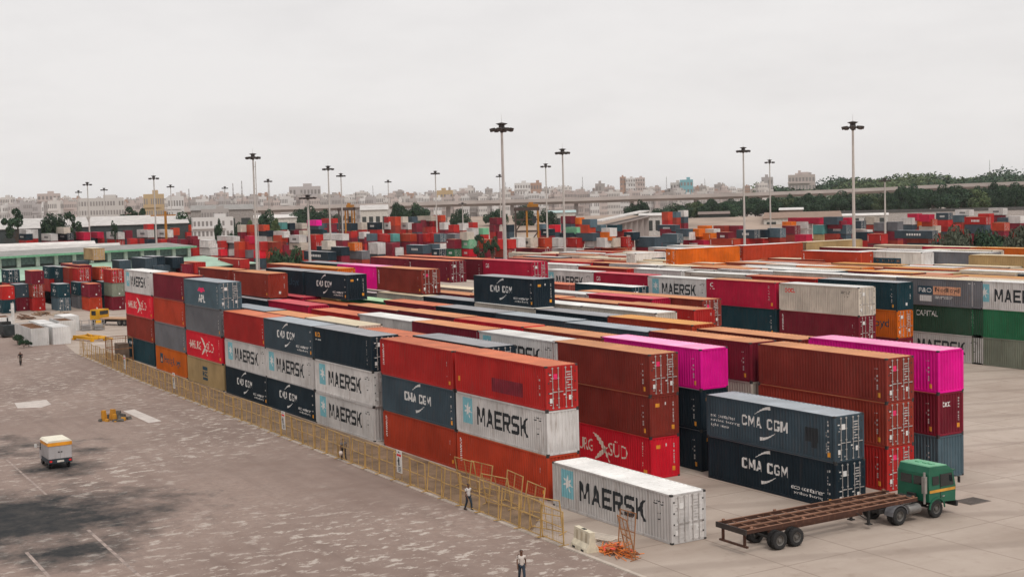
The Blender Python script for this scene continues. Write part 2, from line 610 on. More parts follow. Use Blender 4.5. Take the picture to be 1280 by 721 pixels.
def body_mesh(dname, L, h=HC, cache={}):
    key = (dname, L)
    if key in cache:
        return cache[key]
    b = MB()
    x0, x1, y0, y1 = -L / 2, L / 2, -W / 2, W / 2
    pw = .15
    # posts, rails, castings
    for sx in (-1, 1):
        for sy in (-1, 1):
            xa, ya = sx * (L / 2), sy * (W / 2)
            b.box(xa, ya, .12, xa - sx * pw, ya - sy * pw, h - .12, 0)
            for z in (0, h - .12):
                b.box(xa + sx * .004, ya + sy * .004, z, xa - sx * (pw + .02), ya - sy * (pw + .01), z + .12, 1)
    for sy in (-1, 1):
        ya = sy * (W / 2 - .004)
        b.box(x0 + pw + .03, ya, h - .10, x1 - pw - .03, ya - sy * .07, h - .012, 0)
        b.box(x0 + pw + .03, ya, .02, x1 - pw - .03, ya - sy * .07, .17, 0)
    for sx in (-1, 1):
        xa = sx * (L / 2 - .004)
        b.box(xa, y0 + pw + .02, .02, xa - sx * .08, y1 - pw - .02, .15, 0)
        b.box(xa, y0 + pw + .02, h - .11, xa - sx * .08, y1 - pw - .02, h - .012, 0)
    b.box(x0 + .1, y0 + .1, .12, x1 - .1, y1 - .1, .19, 1)
    # corrugated side sheets
    pts = corr_profile(x0 + pw, x1 - pw)
    for sy in (-1, 1):
        vs, fs = [], []
        for u, dd in pts:
            y = sy * (W / 2 - .014 - dd * DEPTH)
            vs += [(u, y, .17), (u, y, h - .10)]
        for i in range(len(pts) - 1):
            q = (2 * i, 2 * i + 2, 2 * i + 3, 2 * i + 1)
            fs.append(q if sy < 0 else q[::-1])
        b.add(vs, fs, 0)
    d = design(dname, L, h)
    breaks = [p[0] + L / 2 for p in pts]
    for sy in (-1, 1):
        def to3d(u, z, layer, sy=sy):
            x = (u - L / 2)
            y = W / 2 - .014 - corr_at(pts, x) * DEPTH + .004 * layer
            return (x, -y, z) if sy < 0 else (-x, y, z)
        if sy < 0:
            d.emit(b, to3d, breaks, 2)
    me = b.mesh('body', [None] * (2 + len(INKKEYS)))
    cache[key] = me
    return me


def end_mesh(kind, h=HC, cache={}):
    """corrugated end wall at x = 0 facing +x"""
    if kind in cache:
        return cache[kind]
    b = MB()
    pts = corr_profile(-W / 2 + .15, W / 2 - .15)
    vs, fs = [], []
    for u, dd in pts:
        x = -.014 - dd * DEPTH
        vs += [(x, u, .15), (x, u, h - .11)]
    for i in range(len(pts) - 1):
        fs.append((2 * i, 2 * i + 2, 2 * i + 3, 2 * i + 1))
    b.add(vs, fs, 0)
    d = Decor()
    rng = random.Random('end' + kind)
    if kind != 'bare':
        d.codes(rng, 1.85, .9, 2.5, 'd', 1, .8)
        d.rect(1.2 if kind == 'codes' else 1.7, 1.45 if kind == 'codes' else 1.95, .45, .75, 'a' if kind != 'codes' else 'w')
    if kind == 'word':
        d.text('tex', .35, 1.1, 1.95, 2.35, 'w', .02)
    if kind == 'labels':
        d.rect(.35, .75, 2.1, 2.35, 'a'); d.rect(1.15, 1.3, 2.2, 2.4, 'w')
    def to3d(u, z, layer):
        y = u - W / 2 + .12
        return (-.014 - corr_at(pts, y) * DEPTH + .004 * layer, y, z)
    d.emit(b, to3d, [p[0] + W / 2 - .12 for p in pts], 2)
    me = b.mesh('end_wall', [None] * (2 + len(INKKEYS)))
    cache[kind] = me
    return me


def door_mesh(side, h=HC, cache={}):
    """one door leaf at x = 0 facing +x; side -1 near (-y) leaf, +1 far leaf"""
    if side in cache:
        return cache[side]
    b = MB()
    ya, yb = (-W / 2 + .155, -.012) if side < 0 else (.012, W / 2 - .155)
    b.box(-.06, ya, .15, -.028, yb, h - .115, 0)
    for (za, zb) in ((.15, .26), (h - .23, h - .115)):
        b.box(-.028, ya, za, -.008, yb, zb, 0)
    for (a, c) in ((ya, ya + .07), (yb - .07, yb)):
        b.box(-.028, a, .26, -.008, c, h - .23, 0)
    n = 4
    zs = np.linspace(.26, h - .23, n + 1)
    for i in range(n):
        za, zb = zs[i] + .13, zs[i + 1] - .13
        b.box(-.028, ya + .07, zs[i] + .03, -.012, yb - .07, zs[i] + .10, 0)
        b.box(-.028, ya + .07, (za + zb) / 2 - .06, -.014, yb - .07, (za + zb) / 2 + .06, 0)
    rng = random.Random(side)
    def plate(y, z, w, hh, ink):
        b.box(-.008, y, z, -.003, y + w, z + hh, 2 + INKKEYS.index(ink))
    if side < 0:
        plate(ya + .42, 2.02, .3, .34, 'p'); plate(ya + .1, 2.3, .16, .07, 'w'); plate(ya + .1, 1.1, .22, .06, 'w'); plate(ya + .12, .5, .2, .3, 'w')
        for k in range(5):
            plate(ya + rng.uniform(.05, .8), rng.uniform(.3, 2.2), rng.uniform(.06, .16), rng.uniform(.04, .09), 'd')
    else:
        for k in range(7):
            plate(ya + .28 + rng.uniform(0, .15), 2.4 - k * .17, rng.uniform(.2, .5), .07, 'd')
        plate(ya + .5, .62, .22, .3, 'w'); plate(ya + .1, .95, .2, .08, 'w')
    for z in (.5, 1.1, 1.75, 2.4):          # hinges
        yy = ya if side < 0 else yb - .1
        b.box(-.008, yy, z, .006, yy + .1, z + .09, 1)
    me = b.mesh('door', [None] * (2 + len(INKKEYS)))
    cache[side] = me
    return me


def bar_mesh(h=HC, cache={}):
    if 0 in cache:
        return cache[0]
    b = MB()
    b.tube((.022, 0, .12), (.022, 0, h - .09), .026, n=6)
    for z in (.14, .75, 1.35, 2.05, h - .2):
        b.box(-.008, -.06, z, .035, .06, z + .07)
    b.box(.02, -.02, 1.18, .05, .34, 1.23)
    me = b.mesh('locking_bar', [GALV])
    cache[0] = me
    return me


def roof_mesh(L, h=HC, cache={}):
    if L in cache:
        return cache[L]
    b = MB()
    pts = corr_profile(-L / 2 + .06, L / 2 - .06, .42)
    vs, fs = [], []
    ya = W / 2 - .05
    for u, dd in pts:
        z = h - .008 - dd * .02
        vs += [(u, -ya, z), (u, ya, z)]
    for i in range(len(pts) - 1):
        fs.append((2 * i, 2 * i + 2, 2 * i + 3, 2 * i + 1))
    b.add(vs, fs, 0)
    for sy in (-1, 1):
        b.box(-L / 2 + .17, sy * (W / 2 - .07), h - .012, L / 2 - .17, sy * (W / 2 - .006), h - .002, 0)
    me = b.mesh('roof', [None])
    cache[L] = me
    return me


INKMATS = [INKS[k] for k in INKKEYS]


def set_mats(o, mats):
    for i, s in enumerate(o.material_slots):
        s.link = 'OBJECT'
        s.material = mats[i] if i < len(mats) else mats[-1]


NEAR_COUNT = 0
NEAR = []


def container(c, dname, X_right, Y_near, z0, h, label, doors='left', end='codes', roof=None, L=12.192, group='shipping containers stacked in the yard', full=True, rz=0.0, px=None):
    """X_right, Y_near: the corner of the base that the +x end and the -y side share"""
    global NEAR_COUNT
    NEAR_COUNT += 1
    if rz == 0.0:
        cx, cy = X_right - L / 2, Y_near + W / 2
    else:
        cx, cy = X_right, Y_near
    root = empty('shipping_container', (cx, cy, z0), rz, label, 'shipping container', group, px)
    root.scale = (1, 1, h / HC)
    pm = P(c)
    mats = [pm, FRAME] + INKMATS
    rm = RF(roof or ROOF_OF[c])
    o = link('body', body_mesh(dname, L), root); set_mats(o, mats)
    o = link('roof', roof_mesh(L), root); set_mats(o, [rm])
    sx = 1 if doors == 'right' else -1
    e = link('end_wall', end_mesh(end), root); set_mats(e, mats)
    e.location = (-sx * L / 2, 0, 0); e.rotation_euler = (0, 0, 0 if sx < 0 else math.pi)
    for s in (-1, 1):
        dd = link('door', door_mesh(s), root); set_mats(dd, mats if c in ('red', 'rust', 'brown', 'orangered') else [pm, FRAME] + [INK_WHITE if k == 'p' else INKS[k] for k in INKKEYS])
        dd.location = (sx * L / 2, 0, 0); dd.rotation_euler = (0, 0, 0 if sx > 0 else math.pi)
        if sx > 0 and full:
            for yy in (.28, .72):
                bb = link('locking_bar', bar_mesh(), dd)
                bb.location = (0, s * yy + (.0 if s < 0 else 0), 0)
    NEAR.append(root)
    return root


# simple marked single-mesh container for the far yard
def far_mesh(L, mark, door, cache={}):
    key = (L, mark, door)
    if key in cache:
        return cache[key]
    h = 2.75
    b = MB()
    x0, x1, y0, y1 = -L / 2, L / 2, -W / 2, W / 2
    pts = corr_profile(x0 + .15, x1 - .15, .4)
    for sy in (-1, 1):
        vs, fs = [], []
        for u, dd in pts:
            y = sy * (W / 2 - .01 - dd * .05)
            vs += [(u, y, .15), (u, y, h - .1)]
        for i in range(len(pts) - 1):
            q = (2 * i, 2 * i + 2, 2 * i + 3, 2 * i + 1)
            fs.append(q if sy < 0 else q[::-1])
        b.add(vs, fs, 0)
        b.box(x0, sy * W / 2, h - .12, x1, sy * (W / 2 - .08), h - .01, 0)
        b.box(x0, sy * W / 2, 0, x1, sy * (W / 2 - .08), .16, 1)
        for sx in (-1, 1):
            b.box(sx * L / 2, sy * (W / 2 + .003), .0, sx * (L / 2 - .15), sy * (W / 2 - .15), h - .003, 0)
    b.add([(x0 + .05, y0 + .05, h), (x1 - .05, y0 + .05, h), (x1 - .05, y1 - .05, h), (x0 + .05, y1 - .05, h)], [(0, 1, 2, 3)], 2)
    b.add([(x0, y0 + .1, .1), (x0, y1 - .1, .1), (x0, y1 - .1, h - .1), (x0, y0 + .1, h - .1)], [(3, 2, 1, 0)], 0)
    if door:
        b.box(x1 - .1, y0 + .15, .1, x1 - .03, y1 - .15, h - .1, 0)
        for y in (-.9, -.4, .4, .9):
            b.box(x1 - .03, y - .035, .1, x1 + .02, y + .035, h - .08, 3)
        rng = random.Random(7)
        for k in range(10):
            y, z = rng.uniform(-1, .8), rng.uniform(.3, 2.3)
            b.box(x1 - .03, y, z, x1 - .015, y + rng.uniform(.15, .4), z + .12, 3)
    else:
        pe = corr_profile(y0 + .15, y1 - .15, .4)
        vs, fs = [], []
        for u, dd in pe:
            vs += [(x1 - .01 - dd * .05, u, .1), (x1 - .01 - dd * .05, u, h - .08)]
        for i in range(len(pe) - 1):
            fs.append((2 * i, 2 * i + 2, 2 * i + 3, 2 * i + 1))
        b.add(vs, fs, 0)
    yo = y0 - .002
    def q(a, c, z0_, z1_, m=4):
        b.add([(a, yo, z0_), (c, yo, z0_), (c, yo, z1_), (a, yo, z1_)], [(0, 1, 2, 3)], m)
    if mark == 'word':
        rng = random.Random(3)
        a, e = x0 + L * .32, x0 + L * .72
        n = 6
        for k in range(n):
            ua = a + (e - a) * k / n
            q(ua, ua + (e - a) / n * .7, 1.05, 1.75)
    elif mark == 'corner':
        q(x0 + L * .08, x0 + L * .2, 1.8, 2.2)
    elif mark == 'side':
        q(x0 + L * .05, x0 + L * .07, .7, 2.3)
        q(x1 - L * .07, x1 - L * .05, 1.0, 2.3)
    me = b.mesh('shipping_container', [None] * 5)
    cache[key] = me
    return me


def far_container(c, x, y, z, L, mark, door, label, sl=1.0, sh=1.0, ink=None, px=None):
    o = link('shipping_container', far_mesh(L, mark, door))
    o.location = (x, y, z)
    o.scale = (sl, 1, sh)
    set_mats(o, [P(c), FRAME, RF(ROOF_OF[c]), GALV, ink or (INK_BLACK if c in ('white', 'cream', 'tan', 'salmon') else INK_WHITE)])
    tag(o, label, 'shipping container', 'small containers in the distant yard', px=px)
    return o

# ------------------------------------------------------------------ the near block, row by row
DW = dict(star='with black lettering and star', arc='with white crescents and lettering', arc_eco='with crescents and slogan', arc_left='with slogan left of crescents',
          gull='with cream gull emblem', eagle='with crimson emblem above white letters', hook='with navy emblem and lettering', blocks='with dark block letters',
          panelname='with navy and salmon name panel', serif='with white lettering', redword='with small red word', amber='with small amber lettering', twochar='with two white characters',
          cornertext='with small white corner mark', leftcodes='with white left codes', codes='', patched='with crimson repainted patch', magtext='with white letters', endword='with navy lettering', square_text='with navy name panel',
          shortname='with short white name', none='', arc20='with white crescents and lettering')
support = MB()
SUPC = ['rust', 'navy', 'grey', 'red']


def sup(X, Y, z, L=12.192, k=[0]):
    k[0] += 1
    support.box(X - L + .01, Y + .01, .01, X - .01, Y + W - .01, z - .02, k[0] % 4)


def words_for(c, dn, roof=None):
    t = WORD[c] + ' container'
    if DW.get(dn):
        t += ' ' + DW[dn]
    return t


def stack(px, Y, h, items, where, X=None, shift=0.0):
    """items top -> bottom: (colour, design, doors, end, roof)"""
    n = len(items)
    if X is None:
        X = x_on_row(px, Y, n * h)
    names = {1: ['alone'], 2: ['top', 'bottom'], 3: ['top', 'middle', 'bottom'], 4: ['top', 'second down', 'third down', 'bottom']}[n]
    rr = random.Random(int(px * 7 + Y))
    for i, it in enumerate(items):
        c, dn, doors, end, roof = (list(it) + [None] * 5)[:5]
        lab = words_for(c, dn) + (', ' + names[i] + ' of ' if n > 1 else ', ') + where
        jx = rr.uniform(-.05, .05) + (0 if i == n - 1 else rr.uniform(-.06, .06)); jy = rr.uniform(-.03, .03)
        container(c, dn or 'codes', X + jx, Y + jy, (n - 1 - i) * h, h, lab, doors or 'left', end or 'codes', roof, px=px)
    return X


FG = 'fence stack'
stack(188, 45.6, 2.9, [('white', 'star'), ('hsred', 'gull'), ('rust', 'codes'), ('tealdark', 'shortname')], 'the far left ' + FG)
stack(228.5, 45.3, 2.9, [('maroon', 'codes'), ('orangered', 'codes'), ('grey', 'codes'), ('orange', 'hook')], 'second ' + FG)
stack(273.6, 45.1, 2.86, [('bluegrey', 'eagle', 'right'), ('grey', 'codes', 'right'), ('hsred', 'gull'), ('tan', 'blocks')], 'third ' + FG)
stack(330.5, 45.1, 2.86, [('red', 'codes'), ('white', 'star'), ('navy', 'arc_eco')], 'fourth ' + FG)
stack(390, 45.1, 2.86, [('slate', 'arc_eco'), ('white', 'star'), ('navy', 'arc_eco')], 'fifth ' + FG)
stack(464, 45.1, 2.86, [('navy', 'amber', 'right'), ('white', 'star', 'right'), ('white', 'star')], 'sixth ' + FG)
stack(566, 45.1, 2.86, [('red', 'leftcodes'), ('slate', 'arc'), ('orangered', 'leftcodes')], 'seventh ' + FG)
stack(681.5, 45.0, 2.88, [('red', 'patched', 'right'), ('white', 'star', None, 'bare'), ('orangered', 'leftcodes')], 'nearest tall ' + FG)
stack(838.5, 44.6, 2.8, [('white', 'star', 'right', None)], 'alone on the concrete near the barrier')


def row(Y, h, tiers, items, where, x_floor=None):
    """items: (right px, colour, design, doors, end, roof, [(colour, design, doors, end) below...]) from left to right, all topped at tiers*h"""
    for i, it in enumerate(items):
        px, c, dn, doors, end, roof, below = (list(it) + [None] * 7)[:7]
        X = x_on_row(px, Y, tiers * h)
        k = tiers - 1
        rw = ROOFWORD[roof or ROOF_OF[c]]
        lab = WORD[c] + ' container, ' + (rw + ' roof, ' if rw.split()[-1] not in WORD[c] else '') + ordw(i + 1) + ' from left in ' + where
        hj = h if below or i == len(items) - 1 else h - (0, .06, .26, 0, .10, .03)[(i * 5 + int(Y)) % 6]
        container(c, dn or 'codes', X, Y + ((i * 7) % 5 - 2) * .03, k * h, hj, lab, doors or 'left', end or 'codes', roof, px=px)
        for b in below or []:
            k -= 1
            c2, dn2, d2, e2 = (list(b) + [None] * 4)[:4]
            container(c2, dn2 or 'codes', X, Y + .02, k * h, h, words_for(c2, dn2) + ', ' + ('bottom' if k == 0 else 'lower') + ' under ' + WORD[c] + ' one, ' + where, d2 or 'left', e2 or 'codes', px=px)
        if k > 0:
            sup(X, Y, k * h)


h = 2.86
row(48.2, h, 3, [(269, 'grey', 'none'), (331, 'slate', 'none'), (387, 'rust', 'none'), (447, 'cream', 'none'), (522, 'maroon', 'none', None, None, 'redr'), (610, 'navy', 'none', 'right')], 'second row from fence')
row(53.9, h, 3, [(282, 'red', 'none'), (334.5, 'navy', 'none'), (384, 'crimson', 'none'), (449, 'red', 'none'), (516, 'white', 'none', None, None, 'whiter'), (598, 'maroon', 'codes', None, None, 'rustr'), (695, 'white', 'star'),
                 (810.7, 'brown', 'codes', 'right', None, None, [('brown', 'codes', None, 'labels'), ('hsred', 'gull', None, 'labels')])], 'third row from fence')
row(58.3, h, 3, [(322, 'maroon', 'none'), (377, 'crimson', 'none'), (434, 'maroon', 'none'), (497, 'maroon', 'none', None, None, 'rustr'), (570, 'maroon', 'none', None, None, 'rustr'), (653.5, 'hsred', 'none'), (754, 'rust', 'codes'),
                 (874.5, 'pink', 'codes', None, 'bare', None, [('navy', 'codes', None, 'labels'), ('navy', 'codes', None, 'labels')])], 'fourth row from fence')
row(63.5, h, 3, [(421, 'tan', 'none'), (481, 'green', 'none'), (542, 'maroon', 'none', None, None, 'redr'), (619, 'navy', 'none'), (706, 'slate', 'codes'), (810, 'slate', 'codes'), (938, 'maroon', 'codes', None, None, 'rustr', [('cream', 'none')]),
                 (1107.3, 'brown', 'codes', 'right', None, None, [('rust', 'codes', 'right'), ('red', 'codes', 'right')])], 'fifth row from fence')
row(68.9, h, 3, [(470, 'grey', 'none'), (528, 'cream', 'none'), (594, 'navy', 'none'), (669, 'cream', 'none', None, None, 'whiter'), (758, 'navy', 'none'), (866, 'orangered', 'codes', None, None, 'oranger'), (1000, 'brown', 'codes'),
                 (1171.8, 'pink', 'codes', None, 'bare', None, [('maroon', 'codes', None, 'word'), ('bluegrey', 'codes', None, 'bare')])], 'sixth row from fence')
row(73.6, h, 3, [(592, 'maroon', 'none', None, None, 'rustr'), (657, 'brown', 'none'), (726, 'cream', 'none', None, None, 'whiter'), (820, 'cream', 'none', None, 'bare', 'whiter')], 'seventh row from fence')
row(78.0, h, 3, [(591, 'cream', 'none'), (697, 'red', 'none', None, None, 'rustr'), (773, 'brown', 'none'), (868, 'red', 'codes', None, 'codes', 'rustr')], 'eighth row from fence')
row(83.2, h, 3, [(662, 'cream', 'none'), (735, 'white', 'none'), (814, 'crimson', 'none', None, 'bare')], 'ninth row from fence')
row(85.9, h, 3, [(800, 'brown', 'none'), (878, 'brown', 'codes', 'right')], 'tenth row from fence')
row(92.5, h, 3, [(712, 'palered', 'none'), (790, 'tealdark', 'none', 'right', None, 'whiter')], 'eleventh row from fence')
# the two dark containers in front of the green truck
stack(1044, 57.5, 2.86, [('slate', 'arc_left', 'right'), ('navy', 'arc_eco', 'right')], 'the pair behind the trailer')


# fourth-tier containers standing on the block
def upper(px, Y, c, dn, lab, doors=None, end=None, roof=None, hh=2.86):
    X = x_on_row(px, Y, 4 * hh)
    container(c, dn, X, Y, 3 * hh, hh, lab, doors or 'left', end or 'codes', roof, px=px)


upper(285, 55.0, 'brown', 'leftcodes', 'brown container raised one tier, left half of the brown pair behind grey stack')
upper(334.5, 55.0, 'rust', 'leftcodes', 'rust red container raised one tier, right half of the brown pair', end='codes')
upper(377.5, 60.0, 'navy', 'endword', 'dark navy container raised one tier, left of its twin with crescents')
upper(433, 60.0, 'navy', 'arc_eco', 'dark navy container with crescents raised one tier beside hot pink one', end='labels')
upper(375, 65.0, 'rust', 'none', 'rust red container raised behind the dark navy pair')
upper(421, 65.0, 'orange', 'none', 'orange container with orange roof raised behind the dark navy pair', roof='oranger')
upper(420, 70.2, 'navy', 'none', 'grey roofed container raised behind the orange one, left of hot pink')
upper(470.5, 70.2, 'pink', 'magtext', 'hot pink container with white letters raised beside a brown one')
upper(526.5, 70.2, 'brown', 'leftcodes', 'brown container with rusty doors raised beside the hot pink one', 'right')
upper(667, 69.3, 'navy', 'arc_eco', 'dark navy container with crescents standing alone high above pale roofs', end='labels', hh=2.84)
upper(509, 82.6, 'maroon', 'codes', 'maroon container raised one tier, left of the maroon one with rusty doors')
upper(562, 82.6, 'maroon', 'leftcodes', 'maroon container with rusty doors raised behind the brown one', 'right')
upper(545, 87.2, 'maroon', 'none', 'maroon container raised at the back, leftmost of three red roofs')
upper(602, 87.2, 'maroon', 'codes', 'maroon container raised at the back, middle of three red roofs')
upper(664, 87.2, 'crimson', 'twochar', 'crimson container with white marked doors raised at the back', 'right')

# the long block to the right, three high
h = 3.04
row(102.4, h, 3, [(741, 'white', 'star', None, None, 'whiter'), (809, 'crimson', 'twochar'), (884.5, 'white', 'star', None, None, 'whiter'), (969, 'crimson', 'cornertext', None, None, 'rustr', [('tealdark', 'codes')]),
                  (1073, 'cream', 'redword', 'right', None, 'whiter', [('maroon', 'leftcodes', 'right')])], 'front row, right block')
row(110.0, h, 3, [(940, 'cream', 'none', None, None, 'whiter'), (1018, 'red', 'none', None, None, 'redr'), (1121, 'tealdark', 'codes', None, 'codes', 'navyr', [('orange', 'endword', 'right'), ('maroon', 'codes', None, 'codes')])], 'second row, right block')
row(117.3, h, 3, [(822, 'white', 'none'), (893, 'cream', 'none', None, None, 'whiter'), (972, 'white', 'none'), (1052, 'cream', 'none', None, None, 'whiter'), (1138, 'cream', 'none', None, None, 'whiter'),
                  (1228, 'grey', 'panelname', None, None, 'creamr', [('darkgreen', 'serif'), ('white', 'star')]), (1336, 'white', 'star', None, None, 'whiter', [('green', 'none'), ('greygreen', 'codes')])], 'third row, right block')


def loose(xl, xr, yr, c, roof, dn='none', z=9.12, doors=None, end=None, lab=None, hh=2.9):
    X, Y = pk(xr, yr, z)
    X0, Y0 = pk(xl, yr - (xr - xl) * .07, z)
    rw = ROOFWORD[roof]
    lab = lab or (WORD[c] + ' container' + (', ' + rw + ' roof' if rw.split()[-1] not in WORD[c] else '') + ', far rows of the right block')
    container(c, dn, X, Y, z - hh, hh, lab, doors or 'left', end or 'codes', roof, px=xr, full=False)
    sup(X, Y, z - hh)


LOOSE = [(720, 783, 336, 'red', 'rustr'), (652, 722, 331.5, 'white', 'whiter'), (852, 932, 343.5, 'cream', 'whiter'), (785, 851, 338.5, 'white', 'whiter'),
         (668, 739, 328, 'hsred', 'redr'), (739, 797, 330.5, 'maroon', 'rustr'), (797, 862, 333, 'cream', 'creamr'), (862, 935, 336.5, 'rust', 'rustr'),
         (935, 1042, 339.5, 'slate', 'whiter'), (700, 775, 323.5, 'cream', 'creamr'), (775, 843, 326, 'tan', 'creamr'), (843, 892, 329.5, 'orange', 'creamr'), (892, 975, 330.5, 'rust', 'rustr'),
         (720, 800, 319.5, 'white', 'whiter'), (800, 872, 321.5, 'cream', 'creamr'), (872, 950, 323, 'tan', 'creamr'), (950, 1030, 325, 'rust', 'creamr'),
         (1033, 1121, 331.5, 'tan', 'oranger'), (1041, 1076, 335, 'orange', 'oranger'), (1074, 1140, 341.8, 'maroon', 'oranger'), (1127, 1197, 337.5, 'red', 'oranger'), (1200, 1292, 341, 'cream', 'whiter'),
         (1197, 1262, 334, 'cream', 'creamr'), (680, 742, 319, 'maroon', 'rustr'), (640, 700, 322, 'navy', 'greyr'), (950, 1033, 333, 'cream', 'whiter')]
for t in LOOSE:
    loose(*t)
loose(1010, 1076, 315.2, 'orangered', 'whiter', 'leftcodes', 10.4, lab='orange red container in the back rows, left of a white one with panel')
loose(1078, 1152, 315.6, 'white', 'whiter', 'square_text', 10.4, lab='white container with navy name panel in the back rows of right block')
loose(1154, 1236, 316, 'grey', 'whiter', 'shortname', 10.4, lab='dark grey container with short white name, back rows, right of white one', doors='right')
loose(1240, 1310, 321, 'tan', 'creamr', 'none', 10.4, lab='tan container at the right edge, back rows, right of dark grey one')
loose(1028, 1096, 310.5, 'maroon', 'creamr', 'none', 10.4, lab='maroon container, cream roof, behind the orange red one in back rows')
loose(1096, 1166, 307.5, 'cream', 'creamr', 'none', 10.4, lab='cream container behind the white one with navy panel')
loose(1168, 1234, 309.5, 'crimson', 'creamr', 'none', 10.4, lab='crimson container, cream roof, behind the dark grey one')
loose(1236, 1300, 311, 'orange', 'oranger', 'none', 10.4, lab='orange container at the right edge behind the tan one')
loose(1100, 1175, 313.5, 'white', 'whiter', 'none', 10.4, lab='white container, low white roof, behind the white one with navy panel')
loose(1176, 1240, 313.4, 'cream', 'creamr', 'none', 10.4, lab='cream container, cream roof, just behind the dark grey one')
# three containers laid at right angles, their long sides facing the right of the yard
x0_, y0_ = pk(845, 311.8, 11.2)
for i, (c, roof, lab) in enumerate((('orange', 'whiter', 'orange container turned end on, left of three at right angles'), ('orangered', 'whiter', 'orange red container turned end on, middle of three at right angles'),
                                    ('tan', 'creamr', 'tan container turned end on, right of three at right angles'))):
    r = container(c, 'none', x0_ - W / 2, y0_ + 6.1 + i * 12.9, 8.4, 2.85, lab, 'left', 'codes', roof, rz=math.pi / 2, full=False, px=880 + 85 * i)
    support.box(x0_ - W + .1, y0_ + i * 12.9 + .1, .01, x0_ - .1, y0_ + i * 12.9 + 12.1, 8.38, i)
x1_, y1_ = pk(793, 316.5, 10.2)
container('white', 'square_text', x1_ - W / 2, y1_ + 3.2, 7.3, 2.85, 'white container with dark openings turned end on behind cream roofs', 'left', 'codes', 'whiter', rz=math.pi / 2, full=False, L=6.058, px=815)
support.box(x1_ - W + .1, y1_ + .2, .01, x1_ - .1, y1_ + 6.1, 7.28, 1)

# the twenty-footers at the left, beyond the white cabins
LC = 'left group beyond the white cabins'
def lstack(px, py, items, where, X=None):
    """px, py: the near bottom corner on the ground; items bottom -> top (colour, design, doors, n_left) """
    x, y = pk(px, py, 0)
    for k, (c, dn, doors, lab) in enumerate(items):
        if c:
            container(c, dn, x, y, k * 2.62, 2.6, lab, doors, 'codes', None, L=6.058, group='twenty foot containers in the left group', px=px + k, full=doors == 'right')
        else:
            sup(x, y, (k + 1) * 2.62, 6.058)


lstack(3, 392, [('tealdark', 'arc20', 'left', 'dark teal container under a red one at the left picture edge'), ('red', 'shortname', 'left', 'red container with small white mark at the left picture edge')], LC)
lstack(21, 389, [('maroon', 'none', 'left', 'maroon container at ground between the left edge and red tower'), ('slate', 'none', 'left', 'slate container second tier between the left edge and red tower')], LC)
lstack(11, 386.5, [(None,) * 4, (None,) * 4, ('tealdark', 'arc20', 'right', 'dark teal container with white marked doors at top left')], LC)
lstack(41, 389, [('red', 'none', 'left', 'red container at the bottom of the three-high red tower'), ('rust', 'none', 'right', 'rust red container with pale doors in the red tower'), ('maroon', 'none', 'left', 'maroon container on top of the red tower')], LC)
lstack(73, 389, [('bluegrey', 'none', 'right', 'blue grey container with pale doors under a dark teal one'), ('tealdark', 'arc20', 'left', 'dark teal container standing on the blue grey one')], LC)
lstack(112, 389, [('orangered', 'none', 'left', 'orange container at ground in the left group'), ('maroon', 'shortname', 'left', 'maroon container standing on the orange one')], LC)
lstack(98.5, 386, [('grey', 'none', 'left', 'grey container at ground left of the orange one'), ('tealdark', 'arc20', 'left', 'dark teal container on the grey one left of maroon')], LC)
lstack(141, 388, [('maroon', 'none', 'left', 'maroon container at ground beside the white and red stack'), ('greygreen', 'none', 'left', 'grey green container on the maroon one beside white stack'), ('red', 'none', 'right', 'red container with pale doors above the grey green one')], LC)
lstack(130.5, 385.5, [('tealdark', 'none', 'left', 'dark teal container at ground left of the maroon one'), ('tealdark', 'arc20', 'left', 'dark teal container with crescents left of grey green one')], LC)
lstack(100, 384.5, [(None,) * 4, (None,) * 4, ('red', 'none', 'right', 'red container with pale doors right end of the upper left row')], LC)
lstack(88, 383, [(None,) * 4, (None,) * 4, ('rust', 'none', 'left', 'rust red container third in the upper left row')], LC)
lstack(77, 381.5, [(None,) * 4, (None,) * 4, ('tealdark', 'arc20', 'left', 'dark teal container second in the upper left row')], LC)
lstack(63, 380, [(None,) * 4, (None,) * 4, ('tealdark', 'arc20', 'left', 'dark teal container first in the upper left row')], LC)
lstack(126, 383, [(None,) * 4, (None,) * 4, ('orangered', 'none', 'right', 'orange red container rising behind the left group')], LC)

# the close-packed rows that fill the right block: only slivers of their roofs show
rm_ = random.Random(31)
RCOL = ['cream', 'white', 'rust', 'orangered', 'cream', 'tan', 'maroon', 'white', 'slate', 'rust', 'orange', 'red']
RM0 = len(SUPC)
yy = 120.6
while yy < 171:
    xa, xb = x_on_row(632, yy, 8.9), x_on_row(1330, yy, 8.9)
    X = xa + rm_.uniform(0, 8)
    while X < xb:
        zt = 8.98 - rm_.choice([0, .04, .10, .30, .55])
        qx, qy = proj(X + 6, yy, zt)
        if qy < (314 if qx < 830 else 306):
            X += 12.4
            continue
        ci = rm_.randrange(len(RCOL))
        o_ = len(support.f)
        support.box(X, yy, .02, X + 12.19, yy + W, zt, RM0 + 2 * ci)
        support.m[o_ + 1] = RM0 + 2 * ci + 1
        X += 12.19 + rm_.choice([.12, .2, .4])
    yy += W + rm_.choice([.1, .14, .3])
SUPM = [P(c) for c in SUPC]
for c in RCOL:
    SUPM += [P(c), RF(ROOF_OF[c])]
tag(support.build('stacked_containers', SUPM), 'lower tiers of containers hidden under the roof rows', 'containers', kind='stuff')

